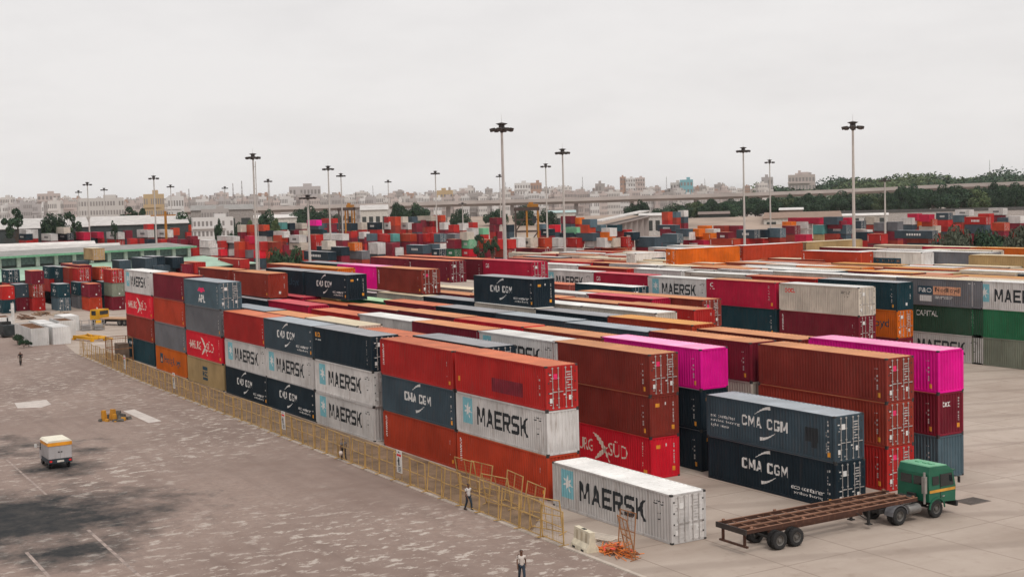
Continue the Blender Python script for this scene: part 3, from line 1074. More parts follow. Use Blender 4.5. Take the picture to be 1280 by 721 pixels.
# ------------------------------------------------------------------ the far yard
FAR = []
def F(s):
    for ln in s.strip().split(';'):
        t = ln.strip().split()
        if t:
            FAR.append((float(t[0]), float(t[1]), float(t[2]), float(t[3]), t[4], t[5] if len(t) > 5 else ''))
F('''0 6 288 296 hsred;6 15 288 296 red;15 25 287 296 red;25 40 287 292 white;15 22 296 300 maroon;23 40 292 300 navy word;40 45 287 299 white;45 62 286 297 slate;52 72 292 301 white word;67 88 284 290 cream word;
72 92 291 300 navy word;93 112 290 300 crimson;110 127 276 283 maroon;122 130 283 289 maroon;110 122 282 288 white word;113 129 290 297 crimson;113 122 297 304 navy;120 130 297 304 red;134 155 290 299 white word;
135 155 299 306 red;155 165 288 298 maroon;128 158 281 287 maroon;106 130 310 325 tan side;
160 180 280 286 hsred;180 192 280 286 red;172 192 287 297 white word;196 216 287 297 white word;215 223 285 294 orangered;223 232 282 290 cream;232 240 281 289 orangered;222 240 290 294 red;209 222 295 300 maroon;
222 233 294 300 crimson;234 247 295 300 maroon;160 171 298 306 red;172 182 298 306 red;183 192 299 307 navy;195 210 299 307 red corner;210 222 299 308 maroon corner;222 235 299 309 maroon;235 250 299 309 maroon corner;
250 270 300 310 white;250 272 310 317 white;273 284 301 310 red;284 294 301 311 grey word;295 306 302 312 orangered;306 317 302 312 red;273 283 311 319 hsred;283 294 311 319 white;295 306 312 320 red word;306 317 312 322 grey;
271 300 295 302 white;308 320 281 290 orangered;297 308 281 290 cream;310 317 295 302 crimson;272 312 323 331 red side;141 163 325 333 slate;165 195 322 330 slate;178 205 320 327 navy;204 229 321 327 navy;174 205 331 341 slate;
205 214 331 341 slate;214 241 329 341 maroon side;228 257 327 337 red;92 110 326 332 slate;77 113 330 337 maroon;
320 337 281 288 orangered;340 359 278 287 teal;359 368 279 287 navy;368 384 279 286 cream word;384 402 275 280 pink;402 422 273 278 red;388 405 279 287 bluegrey;388 410 287 292 tealdark;405 412 279 285 slate;412 418 280 290 maroon;
418 436 279 287 slate;436 445 279 288 navy;445 459 278 287 cream;459 478 278 287 navy word;418 436 288 292 maroon;434 446 289 296 red;342 362 289 295 white word;363 375 288 293 maroon;375 385 288 292 cream;320 342 288 294 navy word;
322 340 295 301 white;342 358 294 301 orangered;362 383 294 302 white word;362 385 303 312 cream word;385 404 293 302 red side;385 404 302 312 red;404 436 292 299 white;405 417 301 308 cream;436 452 303 312 orange;449 462 290 297 white;
461 470 292 301 bluegrey;470 485 292 301 red;452 461 296 302 maroon;322 334 302 313 red;330 350 302 313 rust;322 328 313 322 hsred;330 345 313 322 orangered;380 420 314 323 navy word;395 437 308 313 navy;431 462 313 320 grey;461 482 303 318 white side;
480 492 271 276 red;492 498 271 290 orangered;480 494 277 287 white word;498 510 271 278 cream;511 521 271 278 slate;521 545 270 276 cream;542 557 269 276 orangered;526 537 275 284 maroon;537 548 275 284 hsred;517 526 279 290 maroon;
500 517 278 287 white word;480 500 287 291 red;550 562 278 287 white;562 573 281 290 red;573 585 279 288 white;480 486 293 302 red;486 499 292 302 teal;500 521 292 302 orangered;521 528 292 302 maroon;527 539 292 302 red;
539 545 291 302 red;544 557 292 303 bluegrey;557 577 292 302 grey;578 590 290 300 cream;487 495 304 310 maroon;488 503 309 319 white;508 538 306 317 slate word;538 544 305 315 slate;544 558 304 311 white;540 558 311 319 navy word;
558 577 299 311 maroon corner;577 596 299 311 mint word;597 618 299 311 orangered side;618 629 299 311 red side;629 642 299 311 red;558 577 311 320 green word;577 596 311 320 hsred word;596 618 311 320 maroon word;618 640 311 320 rust side;612 628 272 281 maroon;
612 624 281 290 maroon;598 610 285 291 mint;584 598 285 296 white;632 640 281 290 navy;585 597 278 282 red;
642 653 297 309 white word;654 672 297 309 cream word;673 688 297 309 orangered side;688 707 297 309 white;708 730 297 309 red side;731 751 297 309 white;751 760 297 309 white;760 772 297 309 cream word;773 793 296 309 red side;794 827 296 309 slate corner;
672 684 280 288 bluegrey;687 700 281 290 hsred;701 720 270 280 maroon;720 728 272 280 orange;729 745 274 280 bluegrey word;706 728 284 290 mint;728 742 281 290 orangered;742 758 281 289 bluegrey word;759 778 281 287 tealdark;
676 694 286 294 navy word;752 768 290 296 orange;755 768 285 290 white;768 790 287 291 red;700 720 291 296 navy word;780 800 290 297 navy word;720 750 291 296 slate;645 690 310 315 maroon;690 730 310 316 white;730 752 310 317 maroon;752 790 310 316 orangered;
828 854 292 304 bluegrey;828 850 304 310 bluegrey;854 866 290 299 white;866 896 291 299 orange side;896 918 290 297 maroon word;921 950 287 298 slate word;950 960 287 297 navy;854 887 300 307 crimson word;887 925 298 306 orangered side;925 943 298 304 red;
943 960 298 303 red;831 837 265 276 orangered;837 851 265 272 bluegrey;850 858 263 271 white;822 850 281 286 slate word;825 845 286 290 maroon;845 866 286 290 slate;864 880 286 290 orange;872 890 282 286 orange;881 900 286 291 white;892 912 282 286 rust;912 930 282 286 maroon;
960 982 285 297 bluegrey;978 1000 282 293 maroon;978 995 277 282 orange;996 1015 277 286 white;1000 1015 287 293 white;1017 1035 281 293 teal;1035 1064 281 293 bluegrey word;994 1015 293 299 crimson corner;1017 1036 293 298 tan;1017 1035 277 281 orangered;
1035 1058 276 281 maroon;1058 1082 276 286 slate;985 1030 272 277 crimson;1030 1053 271 276 slate word;1053 1066 272 276 crimson;1083 1098 271 281 cream;1093 1111 278 289 grey;1111 1127 277 289 grey;1085 1109 292 305 red side;1066 1090 287 291 white;1070 1092 290 296 navy word;
1126 1146 272 281 white;1137 1150 267 273 crimson;1150 1167 268 274 crimson;1145 1153 274 280 orange;1153 1171 274 283 orangered;1171 1190 266 275 slate word;1171 1190 275 281 red;1195 1216 262 269 white word;1191 1207 269 278 bluegrey;1207 1237 271 281 red word;
1225 1240 267 272 red;1237 1258 260 269 white word;1238 1256 269 278 maroon;1248 1264 272 276 slate;1243 1259 278 289 orangered;1259 1280 270 276 white;1150 1175 282 288 cream;1135 1166 294 300 rust;1120 1170 288 293 slate word;1175 1200 281 285 red''')
N_FAR = 298 - NEAR_COUNT
FAR.sort(key=lambda e: -(e[1] - e[0]) * (e[3] - e[2]))
placed = []
small = MB()
SMALLC = []
for i, (xa, xb, ya, yb, c, mk) in enumerate(FAR):
    xm = (xa + xb) / 2
    off = yb - hor(xm)
    D = 4614.0 / (4.2 + .122 * max(off, 8))
    if (xm < 262 and ya > 318) or (xm < 140 and ya >= 310):
        D = min(D, 292)
    above = [q for q in placed if min(q['xb'], xb) - max(q['xa'], xa) > .5 * min(xb - xa, q['xb'] - q['xa']) and abs(q['yb'] - ya) < 1.6]
    below = [q for q in placed if min(q['xb'], xb) - max(q['xa'], xa) > .5 * min(xb - xa, q['xb'] - q['xa']) and abs(q['ya'] - yb) < 1.6]
    if above:
        D = above[0]['D']
    elif below:
        D = below[0]['D']
    X, Y, z = pkd(xm, yb, D)
    z = max(0.0, z)
    ztop = pkd(xm, ya, D)[2]
    sh = max(.86, min(1.25, (ztop - z) / 2.75))
    z = max(0.0, ztop - sh * 2.75)
    k = z / 2.75
    th = math.atan2(Y, -X)
    wpx = (xb - xa)
    vis = lambda L: (L * math.sin(th) + (W * math.cos(th))) * F_PX / D
    L = 6.058 if abs(vis(6.058) - wpx) < abs(vis(12.192) - wpx) else 12.192
    sl = max(.7, min(1.4, (wpx * D / F_PX - W * math.cos(th)) / (L * math.sin(th))))
    q = dict(xa=xa, xb=xb, ya=ya, yb=yb, k=k, D=D, c=c, mk=mk, X=X, Y=Y, L=L, sl=sl, sh=sh, z=z)
    placed.append(q)
def nearest(q, side):
    best, bw = None, 1e9
    for r in placed[:N_FAR]:
        if r is q or abs((r['ya'] + r['yb']) / 2 - (q['ya'] + q['yb']) / 2) > 5:
            continue
        d = q['xa'] - r['xb'] if side < 0 else r['xa'] - q['xb']
        if -3 < d < bw:
            best, bw = r, d
    return best if bw < 14 else None
for i, q in enumerate(placed):
    z = q['z']
    if i < N_FAR:
        l, r = nearest(q, -1), nearest(q, 1)
        mkw = {'word': ' with dark name' if q['c'] in ('white', 'cream') else ' with white name', 'side': '', 'corner': ' with white mark'}.get(q['mk'], '')
        rows_ = 'nearer' if q['D'] < 380 else 'middle' if q['D'] < 520 else 'farthest'
        if l and r:
            lab = 'small %s container%s between %s and %s ones, %s far rows' % (WORD[q['c']], mkw, WORD[l['c']], WORD[r['c']], rows_)
        elif l or r:
            lab = 'small %s container%s %s of a %s one, %s rows' % (WORD[q['c']], mkw, 'right' if l else 'left', WORD[(l or r)['c']], rows_)
        else:
            lab = 'small %s container%s standing apart, %s rows' % (WORD[q['c']], mkw, rows_)
        door = random.Random(i * 13).random() < .3
        far_container(q['c'], q['X'], q['Y'], z, q['L'], q['mk'], door, lab, q['sl'], q['sh'], px=(q['xa'] + q['xb']) / 2)
    else:
        if q['c'] not in SMALLC:
            SMALLC.append(q['c'])
        b = SMALLC.index(q['c'])
        small.box(q['X'] - q['L'] * q['sl'] / 2, q['Y'] - W / 2, z, q['X'] + q['L'] * q['sl'] / 2, q['Y'] + W / 2, z + 2.75 * q['sh'], b)
    # the tiers it stands on, where nothing else is listed under it
    kk, zz = 0, z - .03
    while zz > .4:
        zb = max(.02, zz - 2.72)
        if not any(abs(p['D'] - q['D']) < 1 and abs(p['z'] + 1.4 - (zz + zb) / 2) < 1.5 and min(p['xb'], q['xb']) - max(p['xa'], q['xa']) > 2 for p in placed):
            cc = ['maroon', 'rust', 'red', 'slate', 'maroon'][(i + kk) % 5]
            if cc not in SMALLC:
                SMALLC.append(cc)
            small.box(q['X'] - q['L'] * q['sl'] / 2 + .05, q['Y'] - W / 2 + .05, zb, q['X'] + q['L'] * q['sl'] / 2 - .05, q['Y'] + W / 2 - .05, zz, SMALLC.index(cc))
        zz = zb - .03
        kk += 1
tag(small.build('distant_containers', [P(c) for c in SMALLC]), 'mass of small distant containers between the rows of the far yard', 'containers', kind='stuff')
print('containers near', NEAR_COUNT, 'far', min(N_FAR, len(placed)), 'of', len(placed))
# ------------------------------------------------------------------ ground
def ground_mats():
    # one shared helper: world position coordinates
    def pos(nt):
        g = nd(nt, 'ShaderNodeNewGeometry')
        return g.outputs['Position']
    def scaled(nt, v, s, rot=0.0):
        mp = nd(nt, 'ShaderNodeMapping')
        mp.inputs['Scale'].default_value = s
        mp.inputs['Rotation'].default_value = (0, 0, rot)
        nt.links.new(v, mp.inputs[0])
        return mp.outputs[0]
    # asphalt
    m, nt, b = new_mat('worn asphalt')
    p = pos(nt)
    base = mixc(nt, ramp(nt, noise(nt, p, .06, 6), .32, .68), (.190, .131, .108), (.315, .232, .194))
    base = mixc(nt, ramp(nt, noise(nt, p, .55, 6, .65), .35, .7, c0=(0, 0, 0, 1), c1=(.5, .5, .5, 1)), base, (.36, .285, .245))
    base = mixc(nt, ramp(nt, noise(nt, scaled(nt, p, (.05, .7, 1), .12), 1.0, 5, .6), .5, .75, c1=(.45,) * 3 + (1,)), base, (.13, .088, .074))
    # worn-through pale patches: clustered islands
    base = mixc(nt, ramp(nt, noise(nt, p, 2.2, 8, .75), .38, .66, c1=(.7, .7, .7, 1)), base, (.19, .137, .115))
    big = ramp(nt, noise(nt, p, .045, 5, .55), .41, .60)
    for (bx, by), rad, amt in ((pk(430, 690), 10, 1.1), (pk(330, 650), 8, .9), (pk(90, 480), 24, .7), (pk(200, 490), 14, .6), (pk(560, 700), 7, .9), (pk(260, 560), 9, .7)):
        sub = nd(nt, 'ShaderNodeVectorMath', operation='DISTANCE')
        nt.links.new(p, sub.inputs[0]); sub.inputs[1].default_value = (bx, by, 0.008)
        mr = nd(nt, 'ShaderNodeMapRange'); mr.inputs['From Min'].default_value = rad; mr.inputs['From Max'].default_value = 0
        mr.inputs['To Min'].default_value = 0; mr.inputs['To Max'].default_value = amt
        nt.links.new(sub.outputs['Value'], mr.inputs[0])
        mx = nd(nt, 'ShaderNodeMath', operation='MAXIMUM', use_clamp=True); nt.links.new(big, mx.inputs[0]); nt.links.new(mr.outputs[0], mx.inputs[1]); big = mx.outputs[0]
    sp = ramp(nt, noise(nt, scaled(nt, p, (1.0, .6, 1), .45), 1.25, 11, .72), .54, .585)
    mul = nd(nt, 'ShaderNodeMath', operation='MULTIPLY')
    nt.links.new(big, mul.inputs[0]); nt.links.new(sp, mul.inputs[1])
    base = mixc(nt, mul.outputs[0], base, (.47, .405, .355))
    sp2 = ramp(nt, noise(nt, p, 1.3, 9, .72), .685, .72)
    base = mixc(nt, sp2, base, (.50, .43, .39))
    # oil: dark spills near the parked van and the lower left
    blobs = [(pk(30, 650), 13.5, 1.05), (pk(-10, 660), 12, 1.1), (pk(90, 690), 6, .8), (pk(78, 585), 5.2, .8), (pk(120, 660), 7, .7), (pk(15, 560), 9, .55), (pk(105, 563), 3.4, .7), (pk(40, 690), 6, .6)]
    tot = None
    wob = noise(nt, p, .30, 7, .68)
    for (bx, by), rad, amt in blobs:
        sub = nd(nt, 'ShaderNodeVectorMath', operation='DISTANCE')
        nt.links.new(p, sub.inputs[0]); sub.inputs[1].default_value = (bx, by, 0.004)
        mr = nd(nt, 'ShaderNodeMapRange'); mr.inputs['From Min'].default_value = rad; mr.inputs['From Max'].default_value = 0
        mr.inputs['To Min'].default_value = 0; mr.inputs['To Max'].default_value = amt
        nt.links.new(sub.outputs['Value'], mr.inputs[0])
        if tot is None:
            tot = mr.outputs[0]
        else:
            mx = nd(nt, 'ShaderNodeMath', operation='MAXIMUM'); nt.links.new(tot, mx.inputs[0]); nt.links.new(mr.outputs[0], mx.inputs[1]); tot = mx.outputs[0]
    ad = nd(nt, 'ShaderNodeMath', operation='MULTIPLY_ADD'); nt.links.new(wob, ad.inputs[0]); ad.inputs[1].default_value = 1.9; ad.inputs[2].default_value = -.98
    ad2 = nd(nt, 'ShaderNodeMath', operation='ADD'); nt.links.new(tot, ad2.inputs[0]); nt.links.new(ad.outputs[0], ad2.inputs[1])
    gate = nd(nt, 'ShaderNodeMath', operation='GREATER_THAN'); nt.links.new(tot, gate.inputs[0]); gate.inputs[1].default_value = .02
    f = ramp(nt, ad2.outputs[0], .14, .74)
    f2 = nd(nt, 'ShaderNodeMath', operation='MULTIPLY'); nt.links.new(f, f2.inputs[0]); nt.links.new(gate.outputs[0], f2.inputs[1])
    base = mixc(nt, f2.outputs[0], base, mixc(nt, ramp(nt, noise(nt, p, .7, 7, .7), .4, .7), (.014, .016, .018), (.06, .052, .047)))
    nt.links.new(base, b.inputs['Base Color'])
    b.inputs['Roughness'].default_value = .85
    b.inputs['Specular IOR Level'].default_value = .25
    MATS['asphalt'] = m
    # concrete yard with poured bays
    m, nt, b = new_mat('yard concrete')
    p = pos(nt)
    base = mixc(nt, ramp(nt, noise(nt, p, .09, 6, .6), .3, .7), (.335, .265, .218), (.50, .42, .36))
    base = mixc(nt, ramp(nt, noise(nt, scaled(nt, p, (.35, .06, 1), .35), 1.0, 6, .6), .48, .75, c1=(.5,) * 3 + (1,)), base, (.27, .205, .165))
    base = mixc(nt, ramp(nt, noise(nt, p, .9, 7, .65), .56, .72, c1=(.45,) * 3 + (1,)), base, (.26, .19, .15))
    br = nd(nt, 'ShaderNodeTexBrick')
    br.offset = 0.0
    br.inputs['Scale'].default_value = 1.0
    br.inputs['Mortar Size'].default_value = .035
    br.inputs['Mortar Smooth'].default_value = .1
    br.inputs['Brick Width'].default_value = 7.4
    br.inputs['Row Height'].default_value = 5.2
    br.inputs['Color1'].default_value = (1, 1, 1, 1); br.inputs['Color2'].default_value = (.90, .89, .88, 1); br.inputs['Mortar'].default_value = (.50, .46, .44, 1)
    nt.links.new(p, br.inputs['Vector'])
    base = mixc(nt, .85, base, br.outputs['Color'], 'MULTIPLY')
    # broad tyre tracks
    wv = nd(nt, 'ShaderNodeTexWave'); wv.wave_type = 'RINGS'; wv.rings_direction = 'SPHERICAL'
    wv.inputs['Scale'].default_value = .055; wv.inputs['Distortion'].default_value = 3.0; wv.inputs['Detail'].default_value = 3
    nt.links.new(scaled(nt, p, (1, .6, 1), .3), wv.inputs['Vector'])
    base = mixc(nt, ramp(nt, wv.outputs['Fac'], .86, .98, c1=(.35,) * 3 + (1,)), base, (.22, .17, .14))
    nt.links.new(base, b.inputs['Base Color'])
    b.inputs['Roughness'].default_value = .82
    b.inputs['Specular IOR Level'].default_value = .25
    MATS['concrete'] = m
    m, nt, b = new_mat('distant earth')
    p = pos(nt)
    base = mixc(nt, ramp(nt, noise(nt, p, .02, 7, .6), .35, .65), (.24, .19, .155), (.44, .37, .32))
    base = mixc(nt, ramp(nt, noise(nt, scaled(nt, p, (.02, .10, 1), .5), 1.0, 6), .5, .7), base, (.16, .125, .10))
    nt.links.new(base, b.inputs['Base Color'])
    b.inputs['Roughness'].default_value = .9
    MATS['earth'] = m


ground_mats()


def sheet(name, pts, z, mat, kind='structure'):
    m = MB().add([(x, y, z) for x, y in pts], [tuple(range(len(pts)))])
    return tag(m.build(name, mat), kind=kind)


sheet('ground', [(-9000, -6000), (3000, -6000), (3000, 9000), (-9000, 9000)], 0.0, MATS['earth'])
sheet('yard_pavement', [(-640, -120), (60, -120), (60, 520), (-640, 520)], .004, MATS['concrete'])
edge = [(60, 39.4), (-52, 39.4), (-90, 39.7), (-150, 40.2), (-186, 41.4), (-205, 43.6), (-218, 41.0), (-300, 40), (-420, 30)]
sheet('asphalt_road', [(-420, -120), (60, -120)] + edge, .008, MATS['asphalt'])
EARTH2 = plain('ochre dirt', (.19, .125, .078), .95, var=.4, scale=.7)
sheet('dirt_verge', [(-66, 40.05), (-90, 40.2), (-150, 40.7), (-184, 42.0), (-184, 45.2), (-73, 44.9), (-69, 42.6)], .008, EARTH2)
# the painted patch and the pale slabs let into the asphalt
WORN = plain('worn pale slab', (.52, .46, .42), .85, var=.15)
def slab(pxs, name='pale_patch'):
    return sheet(name, [pk(*q) for q in pxs], .012, WORN)
slab([(154, 513.5), (168, 511.5), (202, 526), (186, 528.5)])
slab([(18, 503.5), (58, 499.5), (64, 505), (52, 509), (22, 510)])
def stripe(a, b, w=.28):
    p, q = Vector(pk(*a)), Vector(pk(*b))
    n = Vector((-(q - p).y, (q - p).x)).normalized() * w / 2
    return sheet('road_marking', [tuple(p + n), tuple(q + n), tuple(q - n), tuple(p - n)], .012, plain('faded line', (.30, .235, .205), .85, var=.45))
stripe((8, 574), (58, 618), .16); stripe((60, 503.5), (135, 498.5), .3); stripe((110, 662), (176, 721), .2); stripe((33, 690), (62, 721), .2)
# a concrete strip the fence stands on
m = MB()
fx = [(-52.4, 39.55), (-90, 39.85), (-150, 40.35), (-186, 41.55)]
for (xa, ya), (xb, yb) in zip(fx, fx[1:]):
    m.add([(xa, ya - .14, 0), (xa, ya + .14, 0), (xb, yb + .14, 0), (xb, yb - .14, 0), (xa, ya - .12, .07), (xa, ya + .12, .07), (xb, yb + .12, .07), (xb, yb - .12, .07)],
          [(4, 5, 6, 7), (0, 4, 7, 3), (5, 1, 2, 6), (0, 1, 5, 4), (2, 3, 7, 6)])
tag(m.build('kerb_strip', plain('pale kerb', (.46, .39, .33), .85)), kind='structure')
# drain cover set in the yard beyond the truck
dx, dy = pk(1215, 626)
m = MB().box(-.7, -.9, 0, .7, .9, .02, 0)
for k in range(7):
    m.box(-.6, -.8 + k * .25, .02, .6, -.8 + k * .25 + .12, .035, 1)
o = m.build('drain_grate', [plain('drain frame', (.16, .13, .11), .8), plain('drain bars', (.07, .06, .055), .7)]); o.location = (dx, dy, .004)
tag(o, 'dark drain grate set in the concrete right of the green truck', 'drain')

# ------------------------------------------------------------------ world, sun, camera
w = bpy.data.worlds.new('World'); scene.world = w; w.use_nodes = True
nt = w.node_tree
bg = nt.nodes['Background']
SUN_EL, SUN_AZ = R(56), R(-14)         # sun direction in plan measured from +x
sky = nd(nt, 'ShaderNodeTexSky', sky_type='NISHITA')
sky.sun_disc = False
sky.sun_elevation = SUN_EL
sky.sun_rotation = R(90) - SUN_AZ
sky.air_density = 1.0; sky.dust_density = 3.0
tc = nd(nt, 'ShaderNodeTexCoord')
sep = nd(nt, 'ShaderNodeSeparateXYZ'); nt.links.new(tc.outputs['Generated'], sep.inputs[0])
mp = nd(nt, 'ShaderNodeMapping'); mp.inputs['Scale'].default_value = (1, 1, 3.6); nt.links.new(tc.outputs['Generated'], mp.inputs[0])
cl = ramp(nt, noise(nt, mp.outputs[0], 4.2, 9, .60), .42, .70)
low = mixc(nt, cl, (8.75, 8.50, 8.38), (8.0, 7.76, 7.68))
high = mixc(nt, cl, (10.8, 10.6, 10.5), (9.6, 9.5, 9.4))
elev = ramp(nt, sep.outputs['Z'], .10, .75)
cloud = mixc(nt, elev, low, high)
# added dimming of the unseen sky behind the camera, darkens container sides facing it
back = ramp(nt, sep.outputs['Y'], .0, 1.0)
bm1 = nd(nt, 'ShaderNodeMapRange'); bm1.inputs['From Min'].default_value = -.05; bm1.inputs['From Max'].default_value = -.6
bm1.inputs['To Min'].default_value = 0; bm1.inputs['To Max'].default_value = .62
nt.links.new(sep.outputs['Y'], bm1.inputs[0])
cloud = mixc(nt, bm1.outputs[0], cloud, (4.2, 4.2, 4.3))
mix = mixc(nt, .95, sky.outputs[0], cloud)
nt.links.new(mix, bg.inputs['Color'])
bg.inputs['Strength'].default_value = .1

sd = bpy.data.lights.new('sun', 'SUN'); sd.energy = 1.5; sd.angle = R(16); sd.color = (1, .96, .90)
so = bpy.data.objects.new('sun', sd); col.objects.link(so)
d = Vector((math.cos(SUN_AZ) * math.cos(SUN_EL), math.sin(SUN_AZ) * math.cos(SUN_EL), math.sin(SUN_EL)))
so.rotation_euler = d.to_track_quat('Z', 'Y').to_euler()
so.location = (0, 0, 100)

cam = bpy.data.cameras.new('camera'); co = bpy.data.objects.new('camera', cam); col.objects.link(co)
M = Matrix(((rt2[0], up2[0], -fw[0], 0), (rt2[1], up2[1], -fw[1], 0), (rt2[2], up2[2], -fw[2], CAM_H), (0, 0, 0, 1)))
co.matrix_world = M
cam.sensor_width = 36; cam.lens = F_PX / 1280 * 36
cam.clip_start = .5; cam.clip_end = 20000
scene.camera = co
vs = scene.view_settings
vs.view_transform = 'Standard'; vs.look = 'None'; vs.exposure = 0; vs.gamma = 1; vs.use_curve_mapping = False

# ------------------------------------------------------------------ fence of welded barricade panels
FENCE = plain('yellow tan fence tube', (.47, .29, .10), .55, var=.3, scale=1.2)
FENCE2 = plain('rusty fence tube', (.30, .13, .05), .7, var=.3, scale=1.2)
WIRE = plain('fence wire', (.30, .20, .10), .6)
def panel_mesh(wd, hh, mesh=True):
    b = MB(); r = .030
    for x in (0, wd):
        b.box(x - r, -r, 0, x + r, r, hh)
    for z in (.10, hh * .52, hh - r):
        b.box(r, -r * .8, z - r * .8, wd - r, r * .8, z + r * .8)
    b.box(wd / 2 - r * .6, -r * .6, .12, wd / 2 + r * .6, r * .6, hh - r * 2)
    for x in (0, wd):
        b.box(x - r, -.32, .01, x + r, .32, .045)
    f = b.mesh('frame', [FENCE])
    g = MB(); t = .003
    n = 9
    for i in range(1, n):
        x = wd * i / n
        g.box(x - t, -t, .12, x + t, t, hh - .06)
    k = int(hh / .22)
    for i in range(1, k):
        z = hh * i / k
        g.box(.03, -t, z - t, wd - .03, t, z + t)
    return f, g.mesh('wire_mesh', [WIRE])


posts = [(445, 573.5), (464.7, 579.7), (483.4, 587), (503, 596), (523.4, 603), (546, 613.5), (569, 623), (595, 632), (620, 641), (650, 655), (679, 667), (708, 679)]
def fy(x):
    for (xa, ya), (xb, yb) in zip(fx, fx[1:]):
        if xb <= x <= xa:
            return ya + (yb - ya) * (xa - x) / (xa - xb)
    return fx[-1][1] if x < fx[-1][0] else fx[0][1]
pw_, ph_ = 2.42, 2.0
fm = panel_mesh(pw_, ph_)
def fence_panel(x, y, ang, label, tilt=0.0, mats=None, sc=1.0):
    root = empty('fence_panel', (x, y, .07), ang, label, 'fence panel', 'barricade panels along the wire fence', px=proj(x, y, 1)[0])
    root.rotation_euler = (tilt, 0, ang)
    root.scale = (sc, 1, sc)
    a = link('frame', fm[0], root); c = link('wire_mesh', fm[1], root)
    if mats:
        set_mats(a, [mats]); set_mats(c, [mats])
    return root
x = -61.9
i = 0
rngf = random.Random(4)
while x > -184:
    i += 1
    y0, y1 = fy(x), fy(x - pw_)
    ang = math.atan2(y1 - y0, -pw_)
    xm, ym = x - pw_ / 2, (y0 + y1) / 2
    if i < 9:
        lab = 'yellow barricade panel in the wire fence beside the orange red containers'
    elif i < 20:
        lab = 'yellow barricade panel in the wire fence before white and navy containers'
    else:
        lab = 'yellow barricade panel in the far stretch of the wire fence'
    fence_panel(x, y0 + rngf.uniform(-.05, .05), ang + rngf.uniform(-.03, .03), lab, rngf.uniform(-.06, .06) + (.1 if i in (3, 4, 7) else 0), sc=rngf.uniform(.95, 1.04))
    x -= pw_ + .03
NPANEL = i
# loose panels leaning behind the line and the rusty ones at its near end
for k, (px, py, a, tl, mm) in enumerate(((612, 621, .10, .16, None), (650, 636, -.12, .14, None), (598, 614, .05, -.16, None), (640, 637, .2, -.16, None), (676, 652, -.1, .18, None), (704, 668, .3, -.14, None))):
    X_, Y_ = pk(px, py)
    fence_panel(X_, Y_, math.pi + a, 'loose yellow barricade panel leaning behind the near end of the fence', tl, mm)
for k, (px, py, a, tl) in enumerate(((792, 694, .05, .10), (795, 701, -.25, -.22))):
    X_, Y_ = pk(px, py)
    fence_panel(X_, Y_, math.pi + a, ('rusty barricade panel standing beyond the white barrier', 'rusty barricade panel leaning over the orange heap')[k], tl, FENCE2, 1.02).scale = (.56, 1, 1.12)
# gate box at the far end
gx, gy = pk(133, 450)
root = empty('wire_cage', (gx, gy, .01), 0, 'tan wire cage at the far end of the fence', 'cage', px=145)
b = MB()
for xx in (0, 3.2):
    for yy in (0, 2.6):
        b.box(xx - .05, yy - .05, 0, xx + .05, yy + .05, 3.0)
for z in (.3, 1.6, 2.95):
    b.box(.05, -.04, z, 3.15, .04, z + .07); b.box(.05, 2.56, z, 3.15, 2.64, z + .07)
    b.box(-.04, .05, z, .04, 2.55, z + .07); b.box(3.16, .05, z, 3.24, 2.55, z + .07)
b.build('frame', FENCE2, root)
b = MB()
for k in range(1, 12):
    b.box(-.01, 2.6 * k / 12 - .01, .3, .01, 2.6 * k / 12 + .01, 2.95); b.box(3.2 * k / 12 - .01, -.01, .3, 3.2 * k / 12 + .01, .01, 2.95)
b.build('wire_mesh', WIRE, root)
b = MB().box(.5, 1.0, .05, 2.6, 2.3, 2.2); b.build('cabinet', plain('brown cabinet', (.16, .11, .08), .8), root)

# warning boards hung on the fence
def board(px, py, w_, h_, label, red=True):
    x, y = pk(px, py)
    y = fy(x) - .08
    root = empty('warning_board', (x, y, .75), math.pi, label, 'sign', 'warning boards hung on the fence', px=px)
    m = MB().box(-w_ / 2, -.0, 0, w_ / 2, .03, h_, 0)
    m.build('panel', plain('white sign board', (.70, .67, .63), .5, var=.06), root)
    m = MB()
    yb = .034
    m.box(-w_ * .40, .03, h_ * .74, w_ * .40, yb, h_ * .84, 0)
    for k in range(4):
        m.box(-w_ * .32, .03, h_ * (.06 + k * .06), w_ * (.2 + .05 * (k % 2)), yb, h_ * (.09 + k * .06), 2)
    m.box(-w_ * .12, .03, h_ * .9, w_ * .12, yb, h_ * .96, 2)
    # the figure: head, body, arm, legs
    cx = 0.05
    m.lathe([(0, .03), (w_ * .11, .03), (w_ * .11, yb), (0, yb)], 10, 'y', (cx, 0, h_ * .64), 1)
    m.prism([(cx - .12, h_ * .60), (cx + .12, h_ * .60), (cx + .10, h_ * .46), (cx + .13, h_ * .32), (cx + .02, h_ * .32), (cx, h_ * .43), (cx - .04, h_ * .32), (cx - .14, h_ * .32), (cx - .10, h_ * .46)], .03, yb, 'y', 1)
    m.box(cx + .08, .03, h_ * .5, cx + .26, yb, h_ * .54, 1)
    m.build('print', [INK_RED, INK_BLACK, INK_BLACK], root)
    return root
board(534.5, 599, .82, 1.55, 'white warning board with red band and black figure, nearest on the fence')
board(375, 545, .75, 1.5, 'white warning board with red band, middle of the fence before navy containers')
board(237, 492, .7, 1.6, 'small white board on the fence before the tan container')
board(177, 467, .7, 1.6, 'small white board at the far end of the fence')

